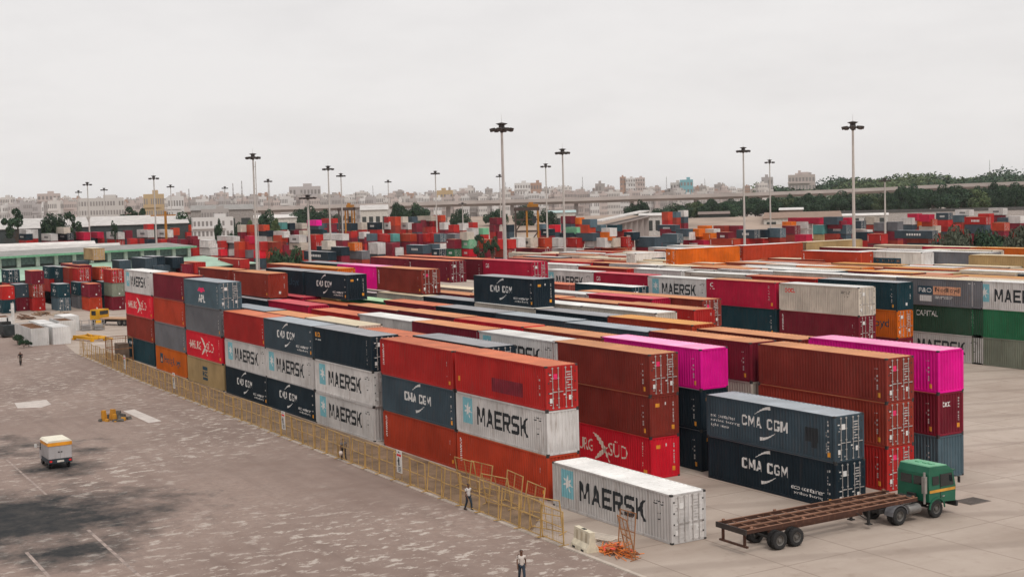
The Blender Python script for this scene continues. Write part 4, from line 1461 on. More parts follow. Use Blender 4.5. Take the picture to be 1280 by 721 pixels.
# barrier, heap of orange netting, pallet
x, y = pk(731, 686)
root = empty('road_barrier', (x, y, .01), math.pi - .12, 'chalky white plastic road barrier at the near end of the fence', 'barrier', px=731)
b = MB()
prof = [(-.40, 0), (.40, 0), (.36, .22), (.20, .48), (.15, 1.12), (-.15, 1.12), (-.20, .48), (-.36, .22)]
b.prism(prof, -.95, .95, 'x', 0)
b.build('shell', plain('chalky barrier plastic', (.62, .55, .42), .7, var=.2, scale=3), root)
b = MB()
for xx in (-.55, .0, .55):
    b.prism([(.152, 1.0), (.185, .5), (.20, .5), (.165, 1.0)], xx - .12, xx + .12, 'x', 0)
for xx in (-.6, .45):
    b.box(xx, .34, .02, xx + .3, .402, .13, 1)
b.box(-.18, -.09, 1.121, .18, .09, 1.14, 1)
b.build('recess', [plain('darker plastic', (.42, .35, .25), .8), plain('shadowed slot', (.05, .045, .04), .9)], root)  # recess pads are raised and coloured darker than the shell
x, y = pk(770, 690)
rngh = random.Random(9)
b = MB()
for k in range(150):
    a = rngh.uniform(0, 6.28); rr = rngh.uniform(0, 1.0) ** .6
    px_, py_ = x + math.cos(a) * rr * 1.4, y + math.sin(a) * rr * .8
    z = max(.02, .55 * (1 - rr) * rngh.uniform(.3, 1))
    L_ = rngh.uniform(.3, .8); t = rngh.uniform(0, 6.28); e = rngh.uniform(-.4, .4)
    b.tube((px_, py_, z), (px_ + L_ * math.cos(t) * math.cos(e), py_ + L_ * math.sin(t) * math.cos(e), max(.02, z + L_ * math.sin(e))), .028, n=4, m=0 if k % 4 else 1)
for k in range(24):
    a = rngh.uniform(0, 6.28); rr = rngh.uniform(0, .9)
    cx, cy = x + math.cos(a) * rr * 1.2, y + math.sin(a) * rr * .7
    b.add([(cx + rngh.uniform(-.3, .3), cy + rngh.uniform(-.3, .3), rngh.uniform(.05, .45)) for q in range(4)], [(0, 1, 2, 3)], 2 if k % 3 else 1)
o = b.build('netting_heap', [plain('orange netting', (.70, .20, .04), .7), plain('rust scrap', (.28, .10, .04), .8), plain('red sheeting', (.72, .09, .05), .6)])
tag(o, 'tangled heap of orange netting and scrap beside the white barrier', 'scrap heap', px=770)
x, y = pk(752, 674)
b = MB()
for k in range(6):
    b.box(-1.0, -.55 + k * .2, .14, 1.0, -.42 + k * .2, .17)
for k in (-.9, 0, .9):
    b.box(k - .05, -.55, .0, k + .05, .6, .137)
o = b.build('pallet', plain('pale pallet wood', (.58, .50, .42), .85)); o.location = (x, y, .012); o.rotation_euler = (0, 0, .3)
tag(o, 'pale wooden pallet lying between white barrier and rusty panels', 'pallet', px=752)

# ------------------------------------------------------------------ people
SKIN = plain('brown skin', (.13, .06, .035), .55)
HAIR = plain('black hair', (.012, .010, .009), .6)
def skin_mesh(name, verts, edges, radii, mat, root_i=0, sub=1):
    me = bpy.data.meshes.new(name)
    me.from_pydata(verts, edges, [])
    o = bpy.data.objects.new(name, me); col.objects.link(o)
    md = o.modifiers.new('skin', 'SKIN')
    sv = me.skin_vertices[0].data
    for i, r in enumerate(radii):
        sv[i].radius = (r, r) if not isinstance(r, tuple) else r
        sv[i].use_root = (i == root_i)
    s = o.modifiers.new('sub', 'SUBSURF'); s.levels = sub; s.render_levels = sub
    bpy.context.view_layer.update()
    out = bpy.data.meshes.new_from_object(o.evaluated_get(bpy.context.evaluated_depsgraph_get()))
    bpy.data.objects.remove(o); bpy.data.meshes.remove(me)
    out.materials.clear(); out.materials.append(mat); out.shade_smooth(); out.name = name
    return out


def person(px, py, rz, label, shirt, trousers, stride=.28, armswing=.25, bag=None, h=1.7, pants_mat=None):
    """walks along +x of its own frame"""
    x, y = pk(px, py)
    root = empty('person', (x, y, .012), rz, label, 'person', px=px)
    s = h / 1.72
    V, E, Rd = [], [], []
    def v(p, r, to=None):
        V.append(tuple(c * s for c in p)); Rd.append(r * s if not isinstance(r, tuple) else tuple(q * s for q in r))
        if to is not None:
            E.append((to, len(V) - 1))
        return len(V) - 1
    pel = v((0, 0, .94), .115)
    bel = v((.01, 0, 1.08), .115, pel); che = v((.015, 0, 1.27), .135, bel); sh = v((.0, 0, 1.40), .10, che)
    nk = v((.01, 0, 1.47), .052, sh); hd0 = v((.03, 0, 1.56), .075, nk); hd = v((.035, 0, 1.63), .092, hd0); v((.03, 0, 1.70), .07, hd)
    hands = []
    for sd_, ph in ((1, 1), (-1, -1)):
        a = v((0, sd_ * .17, 1.40), .062, sh)
        el = v((-.03 + armswing * .45 * -ph, sd_ * .235, 1.13), .043, a)
        wr = v((.06 + armswing * -ph, sd_ * .25, .90), .030, el)
        hands.append((wr, sd_, ph))
        hip = v((0, sd_ * .09, .90), .088, pel)
        kn = v((.06 + stride * .55 * ph, sd_ * .10, .50), .060, hip)
        an = v((stride * ph - (.10 if ph < 0 else 0), sd_ * .10, .095), .040, kn)
        v((stride * ph + .17 - (.10 if ph < 0 else 0), sd_ * .11, .035), .036, an)
    body = link('body', skin_mesh('body', V, E, Rd, SKIN, 0), root)
    # hands: a palm and five separate bent fingers
    for wr, sd_, ph in hands:
        wx, wy, wz = V[wr]
        hv, he, hr = [], [], []
        def hvv(p, r, to=None):
            hv.append(p); hr.append(r)
            if to is not None:
                he.append((to, len(hv) - 1))
            return len(hv) - 1
        p0 = hvv((wx, wy, wz + .01), .026); p1 = hvv((wx + .005, wy, wz - .05), (.032)); p2 = hvv((wx + .01, wy, wz - .09), .034, p1); he.append((p0, p1))
        hm = skin_mesh('hand', hv, he, hr, SKIN, 0, 1)
        bmh = bmesh.new(); bmh.from_mesh(hm)
        fb = MB()
        for k, (fo, fl) in enumerate(((-.028, .062), (-.010, .074), (.010, .070), (.028, .055))):
            q0 = Vector((wx + .01 + fo, wy, wz - .095)); q1 = q0 + Vector((.004, -sd_ * .008, -fl * .55)); q2 = q1 + Vector((.002, -sd_ * .022, -fl * .42))
            fb.tube(q0, q1, .010, .009, 6); fb.tube(q1, q2, .009, .006, 6)
        q0 = Vector((wx + .03, wy, wz - .045)); q1 = q0 + Vector((.03, -sd_ * .012, -.032)); q2 = q1 + Vector((.010, -sd_ * .012, -.028))
        fb.tube(q0, q1, .012, .010, 6); fb.tube(q1, q2, .010, .007, 6)
        tmp = fb.mesh('tmp', [SKIN]); bmh.from_mesh(tmp); bmh.to_mesh(hm); bmh.free(); bpy.data.meshes.remove(tmp)
        bb = bmesh.new(); bb.from_mesh(body.data); bb.from_mesh(hm); bb.to_mesh(body.data); bb.free(); bpy.data.meshes.remove(hm)
    # face: nose, eyes, mouth, ears on the head
    fb = MB()
    hx, hz = (.035) * s, 1.625 * s
    fb.add([(hx + .088, -.012, hz - .02), (hx + .088, .012, hz - .02), (hx + .088, 0, hz + .025), (hx + .112, 0, hz - .012)], [(0, 3, 1), (0, 2, 3), (1, 3, 2)])
    for sd_ in (-1, 1):
        fb.lathe([(0, -.006), (.010, 0), (0, .006)], 6, 'x', (hx + .088, sd_ * .030, hz + .02), 1)
        fb.lathe([(.004, -.010), (.018, 0), (.004, .010)], 6, 'y', (hx - .002, sd_ * .092, hz), 0)
    fb.box(hx + .082, -.022, hz - .050, hx + .093, .022, hz - .042, 1)
    fb.build('face', [SKIN, HAIR], root)
    hb = skin_mesh('hair', [((.015) * s, 0, 1.60 * s), (.012 * s, 0, 1.66 * s), (.03 * s, 0, 1.705 * s)], [(0, 1), (1, 2)], [.085 * s, .100 * s, .083 * s], HAIR, 0)
    link('hair', hb, root)
    g = 1.12
    sv, se, sr = [], [], []
    def q(p, r, to=None):
        sv.append(tuple(c * s for c in p)); sr.append(r * s)
        if to is not None:
            se.append((to, len(sv) - 1))
        return len(sv) - 1
    a0 = q((0, 0, .90), .150); a1 = q((.01, 0, 1.08), .142, a0); a2 = q((.015, 0, 1.27), .158, a1); a3 = q((0, 0, 1.405), .118, a2)
    for sd_, ph in ((1, 1), (-1, -1)):
        b1 = q((0, sd_ * .17, 1.40), .078, a3); q((-.02 + armswing * .28 * -ph, sd_ * .218, 1.215), .066, b1)
    link('shirt', skin_mesh('shirt', sv, se, sr, shirt, 1), root)
    sv, se, sr = [], [], []
    t0 = q((0, 0, .95), .128)
    for sd_, ph in ((1, 1), (-1, -1)):
        hp = q((0, sd_ * .09, .88), .102, t0)
        kn = q((.06 + stride * .55 * ph, sd_ * .10, .50), .078, hp)
        q((stride * ph * .97 - (.10 if ph < 0 else 0), sd_ * .10, .11), .062, kn)
    link('trousers', skin_mesh('trousers', sv, se, sr, trousers, 0), root)
    sb = MB()
    for sd_, ph in ((1, 1), (-1, -1)):
        fx_ = (stride * ph - (.10 if ph < 0 else 0)) * s
        sb.prism([(fx_ - .07, 0), (fx_ + .21, 0), (fx_ + .20, .05), (fx_ + .06, .10), (fx_ - .06, .10)], sd_ * .10 * s - .045, sd_ * .10 * s + .045, 'y', 0)
    # prism along y uses (x, z) outline
    sb.build('shoe', plain('dark shoe', (.03, .025, .022), .6), root)
    if bag:
        wr = V[hands[0][0]]
        bm_ = MB().lathe([(.02, .02), (.12, .0), (.16, -.12), (.13, -.30), (.0, -.33)], 9, 'z', (wr[0] + .01, wr[1], wr[2] - .14))
        bx = math.cos(rz) * wr[0] - math.sin(rz) * wr[1], math.sin(rz) * wr[0] + math.cos(rz) * wr[1]
        o = bm_.build('carrier_bag', bag, smooth=True)
        o.location = (x, y, .012); o.rotation_euler = (0, 0, rz)
        tag(o, 'pale carrier bag held by the person walking along the fence', 'bag', px=px)
    return root


NAVYCLOTH = plain('dark blue trousers', (.022, .035, .052), .8)
person(586, 637.5, math.pi * .04 - .1, 'person in white shirt and dark trousers walking beside the near fence', plain('white shirt', (.62, .58, .56), .8), NAVYCLOTH, .22)
person(430, 575.5, math.pi * .98, 'person in grey shirt walking along the fence carrying a bag', plain('grey shirt', (.17, .165, .17), .8), plain('black trousers', (.02, .02, .024), .8), .16, .12, plain('pale bag', (.60, .52, .48), .6))
person(652.5, 728, -.35, 'person in pale shirt and navy jeans crossing the asphalt at the bottom edge', plain('dusty white shirt', (.58, .51, .46), .8), NAVYCLOTH, .2, .2)

# cyclist: the bicycle is a thing of its own, the rider sits on it
cx_, cy_ = pk(26, 456.5)
ang = PSI + math.pi + .25
def wheelset(b, x, r=.33):
    for k in range(14):
        a, c = 2 * math.pi * k / 14, 2 * math.pi * (k + 1) / 14
        b.tube((x + r * math.cos(a), 0, r + r * math.sin(a)), (x + r * math.cos(c), 0, r + r * math.sin(c)), .022, n=5)
    for k in range(7):
        a = math.pi * k / 7
        b.tube((x + r * math.cos(a), 0, r + r * math.sin(a)), (x - r * math.cos(a), 0, r - r * math.sin(a)), .005, n=3)
BLACK = plain('black rubber', (.018, .018, .019), .8)
root = empty('bicycle', (cx_, cy_, .012), ang, 'dark bicycle ridden across the asphalt at far left', 'bicycle', px=26)
for xx in (-.52, .52):
    b = MB(); wheelset(b, xx); b.build('wheel', BLACK, root)
b = MB()
for p, q in (((-.52, 0, .33), (-.15, 0, .30)), ((-.15, 0, .30), (-.25, 0, .82)), ((-.25, 0, .78), (.36, 0, .80)), ((-.15, 0, .30), (.38, 0, .68)), ((-.52, 0, .33), (-.25, 0, .78)), ((.52, 0, .33), (.34, 0, .98))):
    b.tube(p, q, .02, n=6)
b.build('frame', plain('dark cycle paint', (.03, .03, .035), .4), root)
b = MB().tube((.34, -.28, 1.0), (.34, .28, 1.0), .016); b.tube((.34, -.28, 1.0), (.22, -.28, 1.0), .018); b.tube((.34, .28, 1.0), (.22, .28, 1.0), .018); b.build('handlebar', BLACK, root)
MB().prism([(-.38, .82), (-.12, .84), (-.12, .88), (-.38, .90)], -.08, .08, 'y').build('saddle', BLACK, root)
root = empty('person', (cx_, cy_, .012), ang, 'cyclist in dark clothes riding the bicycle at far left', 'person', px=26)
V = [(-.22, 0, .98), (-.12, 0, 1.16), (-.02, 0, 1.36), (.02, 0, 1.46), (.06, 0, 1.54), (.09, 0, 1.62), (.09, 0, 1.70)]
E = [(i, i + 1) for i in range(6)]; Rd = [.13, .13, .15, .10, .055, .09, .075]
for sd_ in (-1, 1):
    n0 = len(V)
    V += [(0, sd_ * .18, 1.42), (.16, sd_ * .27, 1.22), (.30, sd_ * .27, 1.03), (-.2, sd_ * .09, .95), (.12, sd_ * .10, .72 if sd_ > 0 else .60), (-.08 if sd_ > 0 else -.12, sd_ * .10, .30 if sd_ > 0 else .18), (.08, sd_ * .10, .25 if sd_ > 0 else .13)]
    E += [(3, n0), (n0, n0 + 1), (n0 + 1, n0 + 2), (0, n0 + 3), (n0 + 3, n0 + 4), (n0 + 4, n0 + 5), (n0 + 5, n0 + 6)]
    Rd += [.065, .045, .034, .09, .065, .045, .04]
link('body', skin_mesh('body', V, E, Rd, SKIN, 0), root)
hands = MB()
for sd_ in (-1, 1):
    for k in range(4):
        yy = sd_ * (.25 + .018 * k)
        hands.tube((.30, yy, 1.03), (.33, yy, 1.015), .010, n=5); hands.tube((.33, yy, 1.015), (.335, yy, .985), .009, n=5)
    hands.tube((.29, sd_ * .24, 1.03), (.31, sd_ * .235, .985), .011, n=5)
hands.build('fingers', SKIN, root)
sel = [i for i in range(4)] + [7, 8, 14, 15]
link('shirt', skin_mesh('shirt', [V[0], V[1], V[2], V[3], V[7], V[8], V[14], V[15]], [(0, 1), (1, 2), (2, 3), (3, 4), (4, 5), (3, 6), (6, 7)], [.15, .152, .17, .12, .085, .062, .085, .062], plain('black shirt', (.022, .022, .026), .8), 1), root)
link('trousers', skin_mesh('trousers', [V[0], V[10], V[11], V[12], V[17], V[18], V[19]], [(0, 1), (1, 2), (2, 3), (0, 4), (4, 5), (5, 6)], [.14, .105, .08, .06, .105, .08, .06], plain('khaki trousers', (.13, .095, .07), .8), 0), root)
link('hair', skin_mesh('hair', [(.075, 0, 1.64), (.08, 0, 1.72)], [(0, 1)], [.098, .085], HAIR, 0), root)
# ------------------------------------------------------------------ vehicles
TYRE = plain('tyre rubber', (.022, .021, .021), .85, var=.3)
RIM = plain('dusty rim', (.13, .12, .11), .6, var=.3)
GLASS = plain('dark window glass', (.012, .016, .018), .08, spec=.7)
CHROME = plain('dull bright metal', (.48, .46, .44), .35, .5)
DARKSTEEL = plain('dark chassis steel', (.028, .026, .025), .7, var=.3)


def wheel(parent, x, y, r, wd, side):
    """wheel whose axle lies along x; side +1 shows its face towards +x"""
    o = empty('wheel', (x, y, r)); o.parent = parent
    b = MB(); n = 22; h = wd / 2
    b.lathe([(r * .55, -h * .9), (r * .86, -h), (r * .97, -h * .78), (r, -h * .4), (r, h * .4), (r * .97, h * .78), (r * .86, h), (r * .55, h * .9)], n, 'x')
    for k in range(n):
        a = 2 * math.pi * k / n
        b.box(-h * .75, -.012, 0, h * .75, .012, .012)
        vs = b.v[-8:]
        b.v[-8:] = [(p[0], math.cos(a) * (r + p[2]) - math.sin(a) * p[1], math.sin(a) * (r + p[2]) + math.cos(a) * p[1]) for p in vs]
    b.build('tyre', TYRE, o)
    b = MB(); s = side
    b.lathe([(r * .56, s * h * .85), (r * .50, s * h * .7), (r * .46, s * h * .15), (r * .22, s * h * .12), (r * .20, s * h * .75), (r * .10, s * h * .85), (0.001, s * h * .85)], 18, 'x')
    for k in range(8):
        a = 2 * math.pi * k / 8
        b.box(s * h * .12 - .0, math.cos(a) * r * .34 - .022, math.sin(a) * r * .34 - .022, s * h * .35, math.cos(a) * r * .34 + .022, math.sin(a) * r * .34 + .022)
    b.build('rim', RIM, o)
    return o


# tractor: local frame = world axes, heading +y, origin at the drive axle centre line on the ground
TX = -55.52
GREENP = paint('green lorry paint', (.008, .135, .072), .42, .3, (.02, .05, .03), .5)
GREENT = paint('pale green cab roof', (.20, .48, .30), .5, .4, (.10, .14, .10))
truck = empty('lorry_tractor', (TX, 57.72, .012), 0, 'green cab lorry tractor with yellow band, coupled to the rusty trailer', 'lorry', px=1158)
for sx in (-1, 1):
    wheel(truck, sx * 1.10, 3.03, .53, .30, sx)
    wheel(truck, sx * 1.12, 0, .53, .28, sx); wheel(truck, sx * .80, 0, .53, .26, sx)
b = MB()
for sx in (-.42, .42):
    b.box(sx - .06, -.9, .62, sx + .06, 4.3, .88)
for yy in (-.85, .1, 1.0, 1.9, 3.8):
    b.box(-.36, yy, .64, .36, yy + .12, .84)
b.tube((-.95, 0, .53), (.95, 0, .53), .09, n=8); b.tube((-.95, 3.03, .53), (.95, 3.03, .53), .07, n=8)
b.lathe([(0, 1.02), (.45, 1.02), (.45, 1.10), (0.001, 1.10)], 14, 'z', (0, .05, 0))
b.box(-.3, 2.2, .86, .3, 2.35, 1.4); b.box(-.55, 1.5, .9, .55, 2.0, 1.3)
b.build('chassis', DARKSTEEL, truck)
# cab shell from a side outline (y, z): slanted windscreen, raised roof edge
yr, yf_ = 2.42, 4.62
side = [(yr, .98), (yf_, .82), (yf_ + .03, 1.72), (yf_ - .16, 2.66), (yf_ - .55, 2.96), (yr + .12, 3.02), (yr, 2.62)]
b = MB()
n = len(side)
for sx in (-1, 1):
    pass
hw = 1.22
tw = [1.0, 1.0, 1.0, .965, .93, .93, .965]
vs = [(-hw * tw[i], side[i][0], side[i][1]) for i in range(n)] + [(hw * tw[i], side[i][0], side[i][1]) for i in range(n)]
fs = [tuple(range(n - 1, -1, -1)), tuple(range(n, 2 * n))] + [(i, (i + 1) % n, n + (i + 1) % n, n + i) for i in range(n)]
b.add(vs, [fs[0][::-1], fs[1][::-1]] + [f[::-1] for f in fs[2:]])
# sun visor, wheel arch lip, steps
b.box(-1.13, yf_ - .16, 2.60, 1.13, yf_ + .12, 2.66)
for sx in (-1, 1):
    for k in range(9):
        a0 = math.pi * k / 8
        a1 = math.pi * (k + 1) / 8
        if k < 8:
            b.add([(sx * 1.225, 3.03 + .66 * math.cos(a0), .60 + .60 * math.sin(a0)), (sx * 1.30, 3.03 + .66 * math.cos(a0), .60 + .60 * math.sin(a0)), (sx * 1.30, 3.03 + .66 * math.cos(a1), .60 + .60 * math.sin(a1)), (sx * 1.225, 3.03 + .66 * math.cos(a1), .60 + .60 * math.sin(a1)),
                   (sx * 1.225, 3.03 + .60 * math.cos(a0), .56 + .58 * math.sin(a0)), (sx * 1.30, 3.03 + .60 * math.cos(a0), .56 + .58 * math.sin(a0)), (sx * 1.30, 3.03 + .60 * math.cos(a1), .56 + .58 * math.sin(a1)), (sx * 1.225, 3.03 + .60 * math.cos(a1), .56 + .58 * math.sin(a1))],
                  [(0, 1, 2, 3), (7, 6, 5, 4), (0, 4, 5, 1), (3, 2, 6, 7), (1, 5, 6, 2)])
cab = b.build('cab', GREENP, truck)
me = cab.data; me.materials.append(DARKSTEEL)
b = MB()
b.prism([(yr + .13, 3.024), (yf_ - .56, 2.964), (yf_ - .60, 3.02), (yr + .16, 3.08)], -1.10, 1.10, 'x')
for k in (-.5, .05, .5):
    b.box(k, yr + .7, 3.05, k + .3, yr + .95, 3.12)
b.build('cab_roof', GREENT, cab)
def on_side(y0, y1, z0, z1, out, name, mat, parent, t=.02):
    # a panel lying on the sloping cab side
    for sx in (1, -1):
        def X(z):
            return sx * (hw * (1.0 if z < 1.72 else 1.0 - .035 * (z - 1.72) / .94) + out)
        MB().add([(X(z0), y0, z0), (X(z0), y1[0], z0), (X(z1), y1[1], z1), (X(z1), y0, z1), (X(z0) - sx * t, y0, z0), (X(z0) - sx * t, y1[0], z0), (X(z1) - sx * t, y1[1], z1), (X(z1) - sx * t, y0, z1)],
                 [(0, 1, 2, 3), (7, 6, 5, 4), (0, 4, 5, 1), (1, 5, 6, 2), (2, 6, 7, 3), (3, 7, 4, 0)]).build(name, mat, parent)
on_side(3.42, (4.50, 4.36), 1.80, 2.52, .006, 'window', GLASS, cab)
on_side(2.72, (3.28, 3.28), 1.95, 2.45, .006, 'window', GLASS, cab)
on_side(2.46, (4.62, 4.62), 1.50, 1.66, .010, 'yellow_band', plain('yellow band', (.62, .30, .04), .5), cab)
on_side(3.36, (3.40, 3.40), .98, 2.56, .012, 'door_edge', DARKSTEEL, cab)
for sx in (-1, 1):
    MB().box(sx * 1.232, 3.5, 1.20, sx * 1.262, 3.68, 1.26).build('door_handle', CHROME, cab)
b = MB().add([(-1.05, yf_ + .036, 1.78), (1.05, yf_ + .036, 1.78), (.98, yf_ - .135, 2.58), (-.98, yf_ - .135, 2.58)], [(3, 2, 1, 0)])
b.build('windscreen', GLASS, cab)
b = MB()
for (xa, xb) in ((-.95, -.10), (.05, .92)):
    b.box(xa, yr - .022, 1.92, xb, yr - .003, 2.44)
b.build('rear_window', GLASS, cab)
b = MB()
for k in range(5):
    b.box(-.7, yf_ + .01, 1.0 + k * .11, .7, yf_ + .045, 1.06 + k * .11)
b.build('grille', DARKSTEEL, cab)
for sx in (-1, 1):
    MB().lathe([(0.001, .05), (.11, .05), (.12, 0)], 12, 'y', (sx * .88, yf_ + .012, 1.06)).build('headlight', plain('lamp glass', (.6, .6, .58), .2), truck)
    m_ = MB().tube((sx * 1.24, 4.42, 2.35), (sx * 1.52, 4.60, 2.30), .018); m_.box(sx * 1.44, 4.56, 1.95, sx * 1.60, 4.62, 2.32); m_.build('mirror', DARKSTEEL, truck)
    b = MB()
    pr = [(0 + .64 * math.cos(math.pi * k / 8), .58 + .60 * math.sin(math.pi * k / 8)) for k in range(9)]
    pr2 = [(.60 * math.cos(math.pi * k / 8), .58 + .56 * math.sin(math.pi * k / 8)) for k in range(8, -1, -1)]
    for k in range(8):
        b.prism([pr[k], pr[k + 1], pr2[7 - k], pr2[8 - k]], sx * .62, sx * 1.26, 'x')
    b.build('mudguard', plain('grey mudguard', (.15, .15, .16), .5, var=.25), truck)
MB().box(-1.24, yf_ + .03, .48, 1.24, yf_ + .20, .80).build('bumper', plain('black bumper', (.03, .03, .032), .6), truck)
b = MB().lathe([(0.001, 0), (.26, 0), (.28, .03), (.28, .95), (.26, .98), (.001, .98)], 14, 'y', (.92, .85, .72)); b.build('fuel_tank', plain('tank metal', (.20, .19, .18), .45, .3), truck, True)
b = MB()
for k in range(3):
    b.lathe([(0.001, 0), (.11, 0), (.12, .04), (.12, .5), (.11, .54), (.001, .54)], 10, 'y', (.45 + k * .02, 1.0 + k * .05, 1.0 + k * .02))
b.build('air_tank', CHROME, truck)
b = MB().tube((1.02, 2.24, .9), (1.02, 2.24, 2.75), .075, n=10); b.box(.9, 2.14, 1.5, 1.14, 2.34, 2.5); b.build('exhaust_stack', plain('dull exhaust', (.33, .31, .29), .4, .5), truck)

# trailer
RUSTST = paint('rusty trailer steel', (.085, .038, .026), .75, .6, (.24, .10, .05))
RUSTPALE = paint('worn trailer flange', (.30, .155, .10), .7, .5, (.20, .09, .05))
tr = empty('flatbed_trailer', (TX, 46.3, .012), 0, 'rusty skeletal flatbed trailer with open grid deck behind the green lorry', 'trailer', px=1020)
TL, hwT, zt = 12.85, 1.24, 1.42
b = MB()
for sx in (-1, 1):
    b.box(sx * hwT, 0, zt - .20, sx * (hwT - .06), TL, zt, 0)
    b.box(sx * .45, .02, zt - .30, sx * .39, TL - .1, zt - .06, 0)
    b.box(sx * .50, 2.2, zt - .62, sx * .36, 9.2, zt - .301, 0)
b.build('frame', RUSTST, tr)
b = MB()
for sx in (-1, 1):
    b.box(sx * (hwT + .002), .0, zt + .001, sx * (hwT - .07), TL, zt + .028)
    b.box(sx * .46, .09, zt - .058, sx * .38, TL - .1, zt + .015)
b.build('deck_rail', RUSTPALE, tr)
nb = 15
for k in range(nb):
    yy = .05 + (TL - .15) * k / (nb - 1)
    bb = MB().box(-hwT + .09, yy, zt - .11, hwT - .09, yy + .055, zt - .062)
    bb.build('cross_member', RUSTPALE, tr)
b = MB()
for sx in (-1, 1):
    b.box(sx * .95, .06, .50, sx * .83, .18, zt - .24)
b.box(-1.15, .04, .42, 1.15, .17, .52)
b.build('rear_guard', RUSTST, tr)
MB().box(-hwT - .01, -.10, zt - .26, hwT + .01, -.005, zt + .03).build('rear_beam', plain('blackened beam', (.04, .03, .026), .8), tr)
b = MB()
for sx in (-1, 1):
    for yy in (.3, 4.0, TL - .35):
        MB().box(sx * (hwT - .03), yy, zt + .028, sx * (hwT - .14), yy + .14, zt + .13).build('twist_lock', RUSTPALE, tr)
for yy in (2.35, 3.56):
    for sx in (-1, 1):
        wheel(tr, sx * 1.09, yy, .51, .26, sx); wheel(tr, sx * .76, yy, .51, .26, sx)
    MB().tube((-.95, yy, .51), (.95, yy, .51), .08, n=8).build('axle', DARKSTEEL, tr)
for sx in (-1, 1):
    b = MB().box(sx * .75, 9.4, .30, sx * .63, 9.54, zt - .25); b.box(sx * .86, 9.32, .24, sx * .52, 9.62, .30); b.tube((sx * .69, 9.4, .5), (sx * .6, 8.6, zt - .4), .03)
    b.build('landing_leg', DARKSTEEL, tr)

# small delivery van: heading -x
van = empty('delivery_van', (-103.65, 21.52, .012), math.pi + .02, 'small white box van with orange edged roof parked on the asphalt', 'van', px=72)
VW = .86
VANW = paint('chalk white van paint', (.46, .43, .43), .5, .35, (.2, .15, .12))
b = MB().box(.0, -VW, .78, 2.35, VW, 1.86); b.build('box_body', VANW, van)
b = MB().box(-.012, -VW - .012, .44, 2.3, VW + .012, .775); b.build('dark_skirt', plain('dark blue skirt', (.025, .035, .045), .6), van)
MB().box(-.06, -VW - .03, 1.76, 2.4, VW + .03, 2.02).build('roof_band', plain('orange roof band', (.75, .30, .02), .5), van)
b = MB().prism([(-VW - .06, 2.025), (VW + .06, 2.025), (VW - .1, 2.17), (-VW + .1, 2.17)], -.06, 2.44, 'x'); b.build('roof', plain('cream roof sheet', (.74, .68, .55), .5, var=.08), van)
for sy in (-1, 1):
    dd = MB().box(-.03, sy * .015, .80, -.004, sy * (VW - .03), 1.84).build('door', VANW, van)
    MB().box(-.055, sy * .04, 1.25, -.031, sy * .16, 1.33).build('handle', DARKSTEEL, dd)
    MB().box(-.05, sy * .62, .55, -.014, sy * .80, .68).build('tail_light', INK_RED, van)
MB().box(-.035, -.25, .52, -.014, .25, .66).build('number_plate', plain('plate', (.6, .56, .5), .5), van)
b = MB().prism([(2.42, .42), (3.35, .42), (3.40, .95), (3.10, 1.75), (2.42, 1.80)], -.78, .78, 'y'); b.build('cab', VANW, van)
for sy in (-1, 1):
    MB().prism([(2.55, 1.12), (3.22, 1.12), (3.02, 1.65), (2.55, 1.68)], sy * .775, sy * .792, 'y').build('window', GLASS, van)
    m_ = MB().tube((3.1, sy * .79, 1.35), (3.15, sy * 1.08, 1.42), .015); m_.box(3.12, sy * 1.0, 1.28, 3.17, sy * 1.18, 1.56); m_.build('mirror', plain('pale mirror', (.6, .58, .56), .4), van)
def wheel_y(parent, x, y, r, wd):
    o = empty('wheel', (x, y, r)); o.parent = parent
    MB().lathe([(r * .5, -wd / 2), (r * .95, -wd / 2), (r, -wd / 4), (r, wd / 4), (r * .95, wd / 2), (r * .5, wd / 2)], 16, 'y').build('tyre', TYRE, o)
    MB().lathe([(.001, wd * .3), (r * .52, wd * .4), (r * .52, -wd * .4), (.001, -wd * .3)], 14, 'y').build('rim', RIM, o)
for sy in (-1, 1):
    wheel_y(van, .62, sy * .70, .30, .18); wheel_y(van, 2.85, sy * .66, .28, .17)
# the struck-down yellow barrier lump on the asphalt
x, y = pk(141, 525)
root = empty('barrier_wreck', (x, y, .012), .4, 'broken yellow and black concrete barrier pieces lying on the asphalt', 'broken barrier', px=141)
YEL = paint('chipped yellow paint', (.62, .28, .03), .7, .9, (.10, .08, .06))
GRI = plain('grimy concrete', (.10, .09, .08), .9, var=.5, scale=4)
for k, (bx, by, w_, d_, h_, a, mm) in enumerate(((-.5, -.55, .32, .5, .95, .2, YEL), (-.1, .05, .4, .55, 1.0, -.1, YEL), (.45, -.1, .35, .3, .6, .5, YEL), (-.2, .75, .5, .5, .75, .7, GRI), (.35, .85, .9, .4, .5, -.3, GRI), (-.6, .2, .3, .9, .5, .1, GRI))):
    o = MB().prism([(-d_ / 2, 0), (d_ / 2, 0), (d_ * .3, h_), (-d_ * .3, h_)], -w_ / 2, w_ / 2, 'x').build('block', mm, root)
    o.location = (bx, by, 0); o.rotation_euler = (random.Random(k).uniform(-.12, .12), 0, a)

